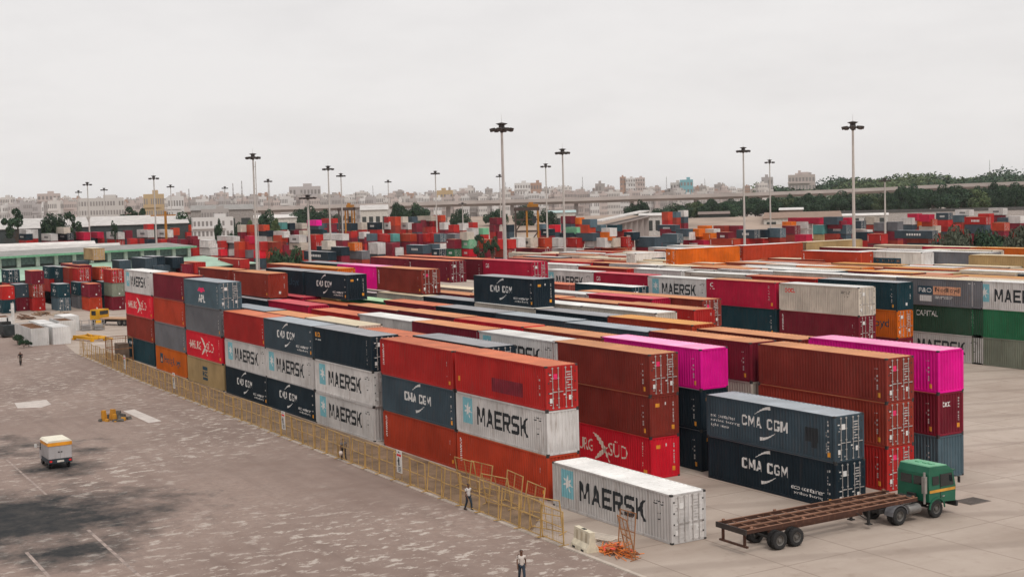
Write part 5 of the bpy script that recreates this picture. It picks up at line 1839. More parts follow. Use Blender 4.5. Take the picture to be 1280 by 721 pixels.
rw = random.Random(8)
for k in range(16):
    s_ = rw.uniform(.06, .2)
    o = MB().prism([(-s_, 0), (s_, 0), (s_ * rw.uniform(.2, .9), s_ * rw.uniform(.8, 1.8)), (-s_ * rw.uniform(.3, 1), s_ * rw.uniform(.7, 1.6))], -s_ * rw.uniform(.6, 1.6), s_, 'x').build('rubble_piece', (YEL, GRI, GRI)[k % 3], root)
    o.location = (rw.uniform(-1, 1.1), rw.uniform(-1.1, 1.5), 0); o.rotation_euler = (0, 0, rw.uniform(0, 3))
o = MB().box(-.25, -.9, .0, .25, .9, .22).build('fallen_block', GRI, root); o.location = (.75, .35, .02); o.rotation_euler = (.12, .1, .9)
# white open cabins at the left, with the things round them
CABW = paint('white cabin paint', (.72, .70, .68), .6, .25, (.35, .28, .2))
CABR = plain('rusty cabin floor', (.22, .12, .07), .9, var=.4, scale=1)
def cabin(X, Y, L, Wd, H_, label, open_top=True, px=0):
    root = empty('white_cabin', (X, Y, .01), 0, label, 'cabin', 'white cabins beside the asphalt', px=px)
    b = MB(); t = .06
    pts = corr_profile(-L, 0, .5)
    for y_, s_ in ((0, 1), (Wd, -1)):
        vs, fs = [], []
        for u, dd in pts:
            vs += [(u, y_ + s_ * dd * .03, 0), (u, y_ + s_ * dd * .03, H_)]
        for i in range(len(pts) - 1):
            fs.append((2 * i, 2 * i + 2, 2 * i + 3, 2 * i + 1) if s_ > 0 else (2 * i + 1, 2 * i + 3, 2 * i + 2, 2 * i))
        b.add(vs, fs)
        b.box(-L, y_ + s_ * .04, .0, 0, y_ + s_ * .10, H_ - .01)
    pts = corr_profile(0, Wd, .35)
    vs, fs = [], []
    for u, dd in pts:
        vs += [(.02 - dd * .03, u, 0), (.02 - dd * .03, u, H_)]
    for i in range(len(pts) - 1):
        fs.append((2 * i, 2 * i + 2, 2 * i + 3, 2 * i + 1))
    b.add(vs, fs)
    b.box(-.10, .1, 0, -.04, Wd - .1, H_ - .01); b.box(-L, .1, 0, -L + .06, Wd - .1, H_ - .01)
    b.build('wall', CABW, root)
    b = MB().box(-L + .06, .10, H_ - (.28 if open_top else .06), -.1, Wd - .10, H_ - (.22 if open_top else -.02)); b.build('roof', CABR if open_top else CABW, root)
    b = MB()
    if open_top:
        for k in range(1, 9):
            b.box(-L * k / 9 - .05, .1, H_ - .2, -L * k / 9 + .05, Wd - .1, H_ - .1)
        b.build('roof_rib', CABR, root)
    return root
cabin(-201.6, 38.6, 12.0, 2.5, 2.55, 'white cabin with open rusty top, nearest the asphalt edge', True, 50)
cabin(-201.3, 41.6, 7.0, 2.5, 2.5, 'white cabin with flat white top, right of the open topped one', False, 78)
cabin(-209.5, 41.4, 8.0, 2.4, 2.5, 'white cabin with white top behind the two front cabins', False, 60)
cabin(-210.0, 44.4, 7.0, 2.4, 2.7, 'white cabin with broken rusty top behind the flat topped one', True, 82)
cabin(-222.0, 47.5, 6.0, 2.6, 2.4, 'white cabin farthest back near the orange container', False, 100)
cabin(-228.0, 38.5, 6.0, 2.4, 2.5, 'white cabin at the left behind the dark generator', True, 22)
# bushes and weeds along the foot of the cabins
# generator / machine at the left edge
x, y = pk(10, 421)
root = empty('generator', (x, y, .01), .1, 'dark generator set with exhaust pipe at the left beside the cabins', 'generator', px=10)
b = MB().box(-2.2, -1.0, .3, 1.4, 1.0, 1.9); b.build('housing', plain('black machine paint', (.025, .03, .032), .6, var=.4), root)
b = MB().tube((.2, 0, 1.9), (.2, 0, 3.0), .12); b.box(-1.6, -.7, 1.902, -.4, .7, 2.35); b.build('exhaust_pipe', DARKSTEEL, root)
b = MB()
for xx in (-1.6, .9):
    for yy in (-1.05, 1.05):
        b.lathe([(.001, -.1), (.42, -.1), (.45, 0), (.42, .1), (.001, .1)], 12, 'y', (xx, yy, .45))
b.build('wheel', TYRE, root)
x, y = pk(17, 412)
o = MB().tube((0, 0, 0), (0, 0, 4.4), .28, n=10); o = o.build('standpipe', plain('white standpipe', (.62, .59, .56), .6)); o.location = (x, y, .01)
tag(o, 'thick white standpipe behind the dark generator at left', 'pipe', px=17)
# timber and scrap behind the cabins
rngs = random.Random(21)
for k, (px, py, lab, c) in enumerate(((30, 398, 'low pile of brown planks behind the white cabins', (.20, .11, .07)), (52, 393, 'second pile of brown planks close under the red tower', (.26, .15, .09)), (78, 394, 'pile of pale boards below the blue grey container', (.42, .33, .25)))):
    x, y = pk(px, py)
    b = MB()
    for q in range(26):
        a = rngs.uniform(-.25, .25); L_ = rngs.uniform(2.5, 4.5); u, v_ = rngs.uniform(-2.2, 2.2), rngs.uniform(-1.3, 1.3); z = rngs.uniform(.03, .9) * (1 - abs(v_) / 1.6)
        p0 = (u - L_ / 2 * math.cos(a), v_ - L_ / 2 * math.sin(a), max(.06, z)); p1 = (u + L_ / 2 * math.cos(a), v_ + L_ / 2 * math.sin(a), max(.06, z + rngs.uniform(-.1, .1)))
        b.tube(p0, p1, .09, n=4)
    o = b.build('plank_pile', plain('plank wood %d' % k, c, .9, var=.4)); o.location = (x, y, .01)
    tag(o, lab, 'planks', px=px)
# yellow lifting frames
YST = paint('yellow lifting gear', (.72, .36, .015), .55, .3, (.20, .10, .04))
x, y = pk(112, 425)
root = empty('container_spreader', (x, y, .02), .25, 'yellow lifting frame lying on the concrete beside the white cabins', 'lifting frame', px=112)
b = MB()
b.box(-2.9, -1.2, .25, 2.9, -.85, .65); b.box(-2.9, .85, .25, 2.9, 1.2, .65)
b.build('side_beam', YST, root)
b = MB()
for xx in (-2.9, -1.0, .9, 2.6):
    b.box(xx, -.84, .28, xx + .3, .84, .6)
b.build('cross_beam', YST, root)
b = MB()
for sx in (-1, 1):
    for sy in (-1, 1):
        b.box(sx * 2.95, sy * 1.3, 0, sx * 2.6, sy * .8, .245)
b.tube((2.9, 0, .5), (6.0, .5, .45), .16, n=6); b.tube((-2.5, 1.0, .7), (2.5, -1.0, .95), .12, n=6)
b.build('corner_foot', YST, root)
x, y = pk(124, 411)
root = empty('lifting_gear', (x, y, .02), -.5, 'small yellow lifting gear lying behind the larger yellow frame', 'lifting gear', px=124)
b = MB().box(-1.6, -.5, .1, 1.2, .5, .5); b.build('base_beam', YST, root)
b = MB().prism([(-.6, .5), (.7, .5), (.2, 1.5), (-.2, 1.5)], -.4, .4, 'y'); b.build('hoist_block', YST, root)
x, y = pk(100, 413)
root = empty('wire_crate', (x, y, .02), 0, 'grey wire crates beside the white cabins', 'crate', px=100)
for k in (0, 1):
    b = MB(); ox = k * 1.9
    for xx in (0, 1.5):
        for yy in (0, 1.5):
            b.box(ox * .3 + xx - .05, ox + yy - .05, 0, ox * .3 + xx + .05, ox + yy + .05, 1.7)
    for z in (.1, .6, 1.1, 1.62):
        b.box(ox * .3 + .05, ox - .04, z, ox * .3 + 1.45, ox + .04, z + .08); b.box(ox * .3 + 1.46, ox + .05, z, ox * .3 + 1.54, ox + 1.45, z + .08)
    b.box(ox * .3 + .1, ox + .1, .05, ox * .3 + 1.4, ox + 1.4, .9)
    b.build('crate', plain('grey crate', (.30, .28, .27), .7), root)
# yellow lorry
x, y = pk(141, 406)
ly = empty('flatbed_lorry', (x, y, .01), .55, 'yellow cab flatbed lorry parked beyond the far left stack', 'lorry', px=143)
b = MB().prism([(-.3, .8), (1.75, .8), (1.8, 1.6), (1.6, 2.6), (-.3, 2.65)], -1.15, 1.15, 'y'); b = b.build('cab', YST, ly); b.location = (-2.2, 0, 0); b.rotation_euler = (0, 0, math.pi)
for sy in (-1, 1):
    MB().box(-3.6, sy * 1.152, 1.65, -2.6, sy * 1.17, 2.4).build('window', GLASS, ly)
MB().box(-1.888, -.95, 1.75, -1.872, .95, 2.4).build('rear_window', GLASS, ly)
MB().box(-1.7, -1.2, 1.05, 4.6, 1.2, 1.25).build('deck', plain('lorry deck', (.45, .27, .16), .8), ly)
MB().box(-3.8, -.5, .6, 4.5, .5, 1.04).build('chassis', DARKSTEEL, ly)
for xx in (-3.0, 2.6, 3.7):
    for sy in (-1, 1):
        wheel_y(ly, xx, sy * 1.0, .52, .3)

# ------------------------------------------------------------------ light masts
POLE = plain('pale mast steel', (.47, .43, .40), .5, var=.08)
HEADD = plain('dark floodlight housing', (.055, .045, .042), .6)
def mast_parts():
    pole = MB()
    pole.tube((0, 0, 0), (0, 0, 29.2), .34, .17, 10); pole.lathe([(.6, 0), (.6, .06), (.36, .3)], 10)
    pole.tube((0, 0, 30.2), (0, 0, 31.6), .03, .015, 4)
    hd = MB()
    hd.lathe([(.15, 28.9), (.5, 29.4), (.42, 30.0), (.9, 30.25), (.02, 30.45)], 10)
    for k in range(20):
        a, c = 2 * math.pi * k / 20, 2 * math.pi * (k + 1) / 20
        hd.tube((1.25 * math.cos(a), 1.25 * math.sin(a), 29.45), (1.25 * math.cos(c), 1.25 * math.sin(c), 29.45), .07, n=4)
    for k in range(4):
        a = math.pi * k / 2
        hd.tube((0, 0, 29.3), (1.25 * math.cos(a), 1.25 * math.sin(a), 29.45), .06, n=4)
    fl = MB()
    fl.prism([(-.28, -.26), (.28, -.26), (.36, .22), (-.36, .22)], -.08, .36, 'x')
    return pole.mesh('pole', [POLE]), hd.mesh('head_ring', [HEADD]), fl.mesh('floodlight', [HEADD])
MP = mast_parts()
MASTS = [(627, 157, 30, 'nearest tall mast in the middle of the picture'), (1066, 155, 30, 'nearest tall mast at right'), (316, 194, 31, 'tall mast with ladder at left'), (192, 221, 30, 'mast in front of the green shed'), (703, 188, 30, 'mast just right of the middle crane'),
         (929, 186, 30, 'mast between the middle and the right'), (410, 209, 30, 'mast beside the dark round tree'), (682, 206, 30, 'mast beside the orange crane'), (962, 201, 30, 'thinner mast right of its taller neighbour'), (544, 215, 30, 'mast left of the nearest one'),
         (426, 218, 30, 'thinner mast right of the one by the dark tree'), (335, 225, 30, 'small mast right of the laddered one'), (109, 229, 30, 'left mast above the far left trees'), (130, 236, 30, 'smaller mast right of the far left mast'), (213, 232, 30, 'small mast right of the one by the shed'),
         (98, 239, 30, 'smallest mast at far left'), (281, 234, 30, 'small mast left of the laddered one'), (485, 226, 30, 'small mast left of the big trees'), (624.5, 219, 30, 'small mast close behind the nearest one'), (384.5, 245, 21, 'short mast before the dark round tree'), (1106, 224, 22, 'slim mast at right before the trees'), (578, 254, 16, 'short pale lamp near the flyover')]
for k, (px, yt, hz, where) in enumerate(MASTS):
    off = hor(px) - yt
    D = (hz - CAM_H) * F_PX / off if hz > CAM_H and off > 4 else 330 if hz >= 20 else 480
    if hz < 20:
        D = 560
    x, y, z = pkd(px, yt, D)
    root = empty('light_mast', (x, y, 0), k * .7, 'floodlight mast, ' + where, 'light mast', 'floodlight masts over the yard', px=px)
    root.scale = (1, 1, z / 30.0)
    link('pole', MP[0], root); link('head_ring', MP[1], root)
    for q in range(8):
        a = 2 * math.pi * q / 8
        f = link('floodlight', MP[2], root); f.location = (1.35 * math.cos(a), 1.35 * math.sin(a), 29.42); f.rotation_euler = (0, .25, a)
    if 'ladder' in where:
        b = MB()
        for s_ in (-.25, .25):
            b.box(.45, s_ - .03, .3, .53, s_ + .03, 28.6)
        for q in range(70):
            b.box(.46, -.24, .5 + q * .4, .52, .24, .54 + q * .4)
        for q in range(12):
            b.box(.2, -.05, 1 + q * 2.4, .46, .05, 1.1 + q * 2.4)
        b.build('ladder', POLE, root)

# ------------------------------------------------------------------ yard cranes
CRY = paint('orange crane paint', (.42, .175, .025), .55, .4, (.16, .08, .04))
CRD = plain('dark crane steel', (.07, .045, .038), .7)
def gantry(px0, px1, ytop, D, label, hh=None):
    xa, ya, zt_ = pkd((px0 + px1) / 2, ytop, D)
    wd = (px1 - px0) * D / F_PX
    root = empty('gantry_crane', (xa, ya, 0), PSI - math.pi / 2, label, 'crane', px=(px0 + px1) / 2)
    hz = zt_
    for sx, m_ in ((-1, CRD), (0, CRY), (1, CRY)):
        for sy in (-1, 1):
            b = MB().box(sx * wd / 2 - .28, sy * 4 - .28, 0, sx * wd / 2 + .28, sy * 4 + .28, hz - 1.4)
            b.build('leg', m_, root)
    for sy in (-1, 1):
        MB().box(-wd / 2 - .5, sy * 4 - .5, hz - 1.4, wd / 2 + .5, sy * 4 + .5, hz - .3).build('girder', CRD, root)
    b = MB().box(.3, -3.4, hz - .25, wd / 2 + .2, 3.4, hz + .7); b.box(wd * .1, -1.2, hz + .7, wd * .3, 1.2, hz + 1.4); b.build('trolley', CRY, root)
    b = MB()
    for z in (hz * .22, hz * .48, hz * .72):
        b.box(-wd / 2, -4.25, z, wd / 2, -3.9, z + .4); b.box(-wd / 2, 3.9, z, wd / 2, 4.25, z + .4)
    b.tube((-wd / 2, -4, hz * .5), (0, -4, hz * .85), .2, n=4); b.tube((wd / 2, -4, hz * .5), (0, -4, hz * .2), .2, n=4)
    b.build('brace', CRD, root)
    MB().box(wd * .25, -4.6, hz * .66, wd * .42, -3.2, hz * .80).build('cabin', plain('dark crane cabin', (.03, .035, .04), .4), root)
gantry(644, 672, 258, 455, 'orange and dark gantry crane between the two middle masts')
gantry(425, 441, 258.5, 520, 'small orange gantry crane right of the dark round tree')
x, y, z = pkd(206.5, 264, 470)
root = empty('jib_crane', (x, y, 0), PSI - math.pi / 2, 'yellow jib crane post left of the white three storey house', 'crane', px=206)
MB().box(-.35, -.35, 0, .35, .35, z).build('post', CRY, root)
MB().box(-5, -.2, z - 1.6, 3.5, .2, z - 1.2).build('jib', CRY, root)
# ------------------------------------------------------------------ vegetation
LEAF = {}
def leaf_mat(name, c1, c2):
    if name in LEAF:
        return LEAF[name]
    m, nt, b = new_mat(name)
    oi = nd(nt, 'ShaderNodeObjectInfo')
    g = nd(nt, 'ShaderNodeNewGeometry')
    base = mixc(nt, g.outputs['Random Per Island'], c1, c2)
    hs = nd(nt, 'ShaderNodeHueSaturation')
    mr = nd(nt, 'ShaderNodeMapRange'); mr.inputs['To Min'].default_value = .75; mr.inputs['To Max'].default_value = 1.2
    nt.links.new(oi.outputs['Random'], mr.inputs[0]); nt.links.new(mr.outputs[0], hs.inputs['Value']); nt.links.new(base, hs.inputs['Color'])
    nt.links.new(hs.outputs[0], b.inputs['Base Color'])
    b.inputs['Roughness'].default_value = .7
    b.inputs['Specular IOR Level'].default_value = .2
    LEAF[name] = m
    return m
LDARK = leaf_mat('dark green leaves', (.012, .034, .024), (.050, .088, .040))
LMID = leaf_mat('mid green leaves', (.045, .075, .035), (.115, .145, .060))
LGREY = leaf_mat('grey green leaves', (.05, .065, .045), (.12, .13, .09))
BARK = plain('bark', (.10, .075, .058), .9)


def crown_mesh(seed, blobs, n, leaf, squash=1.0, lmat=LDARK):
    """leaf sprays spread through a handful of overlapping clumps; unit tree height 1"""
    r = random.Random(seed)
    b = MB()
    for k in range(n):
        cx, cy, cz, R_ = blobs[k % len(blobs)]
        while True:
            u = Vector((r.uniform(-1, 1), r.uniform(-1, 1), r.uniform(-1, 1)))
            if .05 < u.length < 1:
                break
        u = u.normalized() * (u.length ** .45)
        p = Vector((cx, cy, cz)) + Vector((u.x * R_, u.y * R_, u.z * R_ * squash))
        nrm = (u + Vector((r.uniform(-.8, .8), r.uniform(-.8, .8), r.uniform(-.2, 1.0)))).normalized()
        a = nrm.orthogonal().normalized(); c = nrm.cross(a)
        t = r.uniform(0, 6.28)
        a, c = a * math.cos(t) + c * math.sin(t), c * math.cos(t) - a * math.sin(t)
        s = leaf * r.uniform(.6, 1.4)
        b.add([p - a * s, p - c * s * .45 + nrm * s * .15, p + a * s, p + c * s * .45 + nrm * s * .15], [(0, 1, 2, 3)])
    return b.mesh('crown', [lmat])


def rand_blobs(seed, n, spread, z0, z1, r0, r1):
    r = random.Random(seed)
    out = []
    for k in range(n):
        a = r.uniform(0, 6.28); d = spread * math.sqrt(r.random())
        z = z0 + (z1 - z0) * r.random() * (1 - .5 * d / max(spread, 1e-6))
        out.append((d * math.cos(a), d * math.sin(a), z, r.uniform(r0, r1)))
    return out


def trunk_mesh(seed, blobs, base_r=.03, fork=.3):
    b = MB()
    b.tube((0, 0, 0), (0, 0, fork), base_r, base_r * .7, 7)
    for i, (x, y, z, rr) in enumerate(blobs[:9]):
        m_ = (x * .35, y * .35, fork + (z - fork) * .45)
        b.tube((0, 0, fork * (.8 + .02 * (i % 5))), m_, base_r * .5, base_r * .3, 5)
        b.tube(m_, (x, y, z), base_r * .3, base_r * .1, 4)
    return b.mesh('trunk', [BARK])


TREES = {}
def tree_kind(kind):
    if kind in TREES:
        return TREES[kind]
    name, seed = kind
    if name == 'broad':
        bl = rand_blobs(seed, 13, .30, .42, .88, .10, .18); t = (crown_mesh(seed, bl, 2400, .036, .8, LDARK), trunk_mesh(seed, bl, .022, .28))
    elif name == 'mid':
        bl = rand_blobs(seed, 12, .32, .38, .86, .10, .18); t = (crown_mesh(seed, bl, 2400, .036, .8, LMID), trunk_mesh(seed, bl, .022, .25))
    elif name == 'open':
        bl = rand_blobs(seed, 9, .30, .45, .92, .06, .12); t = (crown_mesh(seed, bl, 1100, .030, .7, LDARK), trunk_mesh(seed, bl, .026, .35))
    elif name == 'bush':
        bl = rand_blobs(seed, 14, .62, .40, .84, .20, .30); t = (crown_mesh(seed, bl, 2600, .050, .62, LGREY if seed % 2 else LDARK), trunk_mesh(seed, bl, .03, .12))
    elif name == 'dome':
        bl = rand_blobs(seed, 20, .70, .34, .86, .18, .28); t = (crown_mesh(seed, bl, 3600, .044, .62, LDARK), trunk_mesh(seed, bl, .03, .15))
    TREES[kind] = t
    return t


def tree(px, ytop, wpx, D, kind, label, cat='tree', group=None, name='tree', base=0.0):
    x, y, z = pkd(px, ytop, D)
    hgt = max(2.0, z - base)
    wd = wpx * D / F_PX
    unit = {'broad': .86, 'mid': .9, 'open': .76, 'bush': 1.55, 'dome': 1.6}[kind[0]]
    root = empty(name, (x, y, base), (px * 1.7) % 6.28, label, cat, group, px=px)
    root.scale = (wd / unit, wd / unit, hgt)
    if root.scale[0] < hgt * .2:
        pass
    c, t = tree_kind(kind)
    link('crown', c, root); link('trunk', t, root)
    return root


TG = 'trees along the far side of the yard'
for (px, yt, w_, D, kd, lab) in (
        (20, 250, 42, 540, ('open', 1), 'tall open tree above the long white roof at far left'), (66, 252, 32, 540, ('broad', 2), 'dense dark tree above the long white roof, second from left'), (87, 256, 26, 535, ('open', 3), 'thin open tree right of the dense dark one at left'),
        (143, 264, 12, 520, ('open', 4), 'small palm like tree at the right end of the white roof'), (160, 250, 34, 640, ('open', 1), 'grey open tree left of the yellow building'), (178, 253, 26, 640, ('open', 3), 'second grey open tree left of the yellow building'),
        (228, 259, 40, 600, ('broad', 5), 'dark tree behind the yellow jib crane'), (200, 262, 22, 610, ('broad', 2), 'dark tree left of the yellow jib crane'), (272, 266, 11, 500, ('broad', 6), 'narrow dark tree before the white three storey house'), (288, 283, 17, 490, ('bush', 2), 'low round bush at the right of the white house'),
        (296, 270, 22, 610, ('broad', 2), 'dark tree right of the white three storey house'), (312, 268, 20, 600, ('mid', 7), 'green tree left of the laddered mast'), (332, 256, 30, 560, ('broad', 5), 'dark tree between laddered mast and round tree'), (344, 264, 16, 540, ('mid', 7), 'palm green tree left of the large round tree'),
        (390, 251, 52, 770, ('dome', 1), 'large dark round tree behind the coloured stacks'), (370, 261, 26, 765, ('dome', 4), 'smaller dark tree at the left foot of the large round one'), (418, 261, 24, 770, ('broad', 2), 'dark tree right of the large round one'),
        (470, 261, 28, 770, ('broad', 5), 'low dark tree right of the small gantry crane'), (497, 248, 26, 770, ('dome', 3), 'left one of the paired big dark trees'), (517, 247, 38, 765, ('dome', 1), 'right one of the paired big dark trees'), (575, 257, 28, 770, ('dome', 5), 'round tree under the flyover right of the big pair'),
        (620, 258, 30, 770, ('dome', 3), 'dark tree close behind the nearest mast'), (655, 252, 28, 770, ('dome', 5), 'tree with bare top beside the orange crane'), (685, 257, 26, 700, ('broad', 5), 'dark tree behind the thin mast by the orange crane'),
        (798, 244, 26, 800, ('dome', 1), 'dark round tree by the flyover right of the white towers'), (785, 252, 26, 800, ('broad', 2), 'low dark tree left of the round one by the flyover')):
    tree(px, yt, w_, D, kd, lab, group=TG)
rngt = random.Random(77)
n = 0
for row_, (D, y0) in enumerate(((800, 247), (830, 243), (870, 240))):
    px = 826 + row_ * 5
    while px < 1300:
        w_ = rngt.uniform(24, 38)
        yt = hor(px) + (3.5 if px < 950 else 0) + rngt.uniform(-3, 4) + (4, 3, 1)[row_] + (5 if px < 860 else 0) - (rngt.choice([5, 8, 10]) if px > 1120 else rngt.choice([0, 0, 4]))
        if not (1033 < px < 1052 and row_ == 2):
            tree(px, yt, w_, D + rngt.uniform(-14, 14), (('broad', 2), ('broad', 5), ('mid', 7), ('dome', 1), ('dome', 3), ('broad', 6))[n % 6],
                 ('dark green tree in the front of the tree belt at right', 'dark green tree in the middle of the tree belt at right', 'dark green tree at the back of the tree belt at right')[row_], group='tree belt on the right')
        n += 1
        px += w_ * .62
# nearer shrubs among the stacks
for (px, yt, w_, D, kd, lab) in ((357, 292, 56, 250, ('dome', 4), 'dark bushy tree between rust red stacks and orange roof at left'), (1190, 271, 52, 285, ('bush', 1), 'grey green bush at the right, left of the dark bush'), (1232, 270, 50, 285, ('bush', 2), 'dark green bush at the right between two paler ones'),
                                 (1274, 274, 50, 285, ('bush', 3), 'grey green bush at the right picture edge'), (600, 285, 22, 330, ('open', 3), 'dark palm behind the mint green container, left one'), (614, 284, 22, 330, ('open', 4), 'dark palm behind the mint green container, right one')):
    tree(px, yt, w_, D, kd, lab, 'bush' if 'bush' in kd[0] else 'tree', None, 'bush' if kd[0] == 'bush' else 'tree')
for (px, py, s_, lab) in ((22, 431, 1.5, 'weedy shrub at the foot of the white cabin, left one'), (30, 435, 1.2, 'weedy shrub at the foot of the white cabin, right one'), (36, 434, .8, 'small weed at the corner of the nearest white cabin')):
    x, y = pk(px, py)
    root = empty('weed', (x, y, .01), px, lab, 'weed', px=px); root.scale = (s_ * .8, s_ * .8, s_ * 1.3)
    c, t = tree_kind(('bush', 2)); link('crown', c, root); link('trunk', t, root)

# ------------------------------------------------------------------ hill with its woods
prof = [(930, 239), (965, 231), (1000, 228.5), (1030, 226.5), (1060, 223.5), (1095, 221), (1130, 218.5), (1165, 219.5), (1200, 218.5), (1235, 215), (1265, 214.5), (1300, 214), (1380, 216), (1480, 222)]
vs, fs = [], []
D0, D1, D2 = 1500, 1750, 2300
for px, yt in prof:
    a = pkd(px, yt, D0 - 160); t = pkd(px, yt, D1); e = pkd(px, yt, D2)
    zt_ = t[2] - 7.5
    for q, (pp, z) in enumerate(((a, 0), (pkd(px, yt, D0), zt_ * .62), (pkd(px, yt, D1 - 110), zt_ * .93), (t, zt_), (e, 0))):
        vs.append((pp[0], pp[1], z - .5 if z == 0 else z))
for i in range(len(prof) - 1):
    for q in range(4):
        fs.append((i * 5 + q, i * 5 + q + 1, (i + 1) * 5 + q + 1, (i + 1) * 5 + q))
m_, nt, b_ = new_mat('hill scrub')
g = nd(nt, 'ShaderNodeNewGeometry')
base = mixc(nt, ramp(nt, noise(nt, g.outputs['Position'], .012, 7, .65), .40, .62), (.055, .085, .045), (.17, .165, .095))
nt.links.new(base, b_.inputs['Base Color']); b_.inputs['Roughness'].default_value = .9
tag(MB().add(vs, [f[::-1] for f in fs]).build('hill', m_), kind='structure')
r = random.Random(5)
b = MB()
for k in range(26000):
    i = r.randrange(len(prof) - 1); u, v_ = r.random(), r.random() * 2.85
    q = int(v_); vv = v_ - q
    def P_(i_, q_): return Vector(vs[i_ * 5 + q_])
    p = (P_(i, q).lerp(P_(i, q + 1), vv)).lerp(P_(i + 1, q).lerp(P_(i + 1, q + 1), vv), u)
    # woods grow in patches, with open scrub between
    cl_ = math.sin(p.x * .031) * math.sin(p.y * .037 + 1) + math.sin(p.x * .013 + p.y * .019)
    if cl_ < -.35 + r.uniform(-.9, .6):
        continue
    for s_ in range(2):
        cz = p.z + r.uniform(.2, 1) ** 2 * (3 + 9 * max(0, math.sin(p.x * .043 + 1) * math.sin(p.y * .051) + .35 * math.sin(p.x * .11)))
        a = Vector((r.uniform(-1, 1), r.uniform(-1, 1), r.uniform(-.6, .6))).normalized() * r.uniform(.8, 2.0); c = a.orthogonal().normalized() * r.uniform(.7, 1.5)
        cc = Vector((p.x + r.uniform(-3, 3), p.y + r.uniform(-3, 3), cz))
        b.add([cc - a, cc - c, cc + a, cc + c], [(0, 1, 2, 3)], 1 if math.sin(p.x * .027 + p.y * .013) > r.uniform(-.6, .6) else 0)
tag(b.build('hillside_woods', [LMID, LDARK]), 'patchy woods covering the hill at right', 'woods', kind='stuff')

# ------------------------------------------------------------------ flyover
CONC = plain('flyover concrete', (.46, .40, .37), .8, var=.12, scale=.05)
CONCD = plain('flyover girder', (.36, .31, .29), .85, var=.2, scale=.05)
fp = [(150, 262, 860), (230, 260.5, 880), (330, 258.5, 900), (410, 256, 920), (480, 254, 930), (560, 251.5, 940), (640, 249.5, 950), (720, 247.5, 955), (790, 245, 960), (870, 243, 965), (950, 240.5, 975), (1030, 237.5, 985), (1100, 234.5, 990), (1160, 231.5, 990), (1220, 229, 985), (1290, 226.5, 980), (1400, 222, 970)]
pts = [Vector(pkd(*q)) for q in fp]
fly = empty('flyover', (pts[6].x, pts[6].y, 0), 0, 'long concrete flyover crossing the whole view beyond the yard', 'flyover', px=640)
def sweep(sect, name, mat):
    b = MB(); k = len(sect)
    vs = []
    for i, p in enumerate(pts):
        t = (pts[min(i + 1, len(pts) - 1)] - pts[max(i - 1, 0)]); t.z = 0; t.normalize()
        nrm = Vector((t.y, -t.x, 0))
        if nrm.dot(-p) < 0:
            nrm = -nrm
        for (u, z) in sect:
            q = p + nrm * u
            vs.append((q.x - fly.location.x, q.y - fly.location.y, p.z + z))
    fs = []
    for i in range(len(pts) - 1):
        for j in range(k):
            fs.append((i * k + j, i * k + (j + 1) % k, (i + 1) * k + (j + 1) % k, (i + 1) * k + j))
    b.add(vs, fs)
    return b.build(name, mat, fly)
sweep([(8.0, 0), (8.0, -2.3), (7.7, -2.3), (7.7, 0)], 'parapet', CONC)
sweep([(-8.0, 0), (-8.0, -2.3), (-7.7, -2.3), (-7.7, 0)], 'parapet', CONC)
sweep([(7.69, -1.2), (7.69, -2.2), (4.5, -4.0), (-4.5, -4.0), (-7.69, -2.2), (-7.69, -1.2)], 'deck', CONCD)
pm_ = MB(); pm_.box(-1.6, -1.2, 0, 1.6, 1.2, 1.0); pme = pm_.mesh('pier', [CONCD])
pcm = MB().prism([(-1.6, .86), (1.6, .86), (4.5, .999), (-4.5, .999)], -1.3, 1.3, 'y'); 
total = 0
for i in range(len(pts) - 1):
    seg = pts[i + 1] - pts[i]
    nseg = max(1, int(seg.length / 42))
    for k in range(nseg):
        p = pts[i].lerp(pts[i + 1], k / nseg)
        o = link('pier', pme, fly); o.location = (p.x - fly.location.x, p.y - fly.location.y, 0); o.scale = (1, 1, p.z - 4.0)
        o.rotation_euler = (0, 0, math.atan2(seg.y, seg.x) + math.pi / 2)

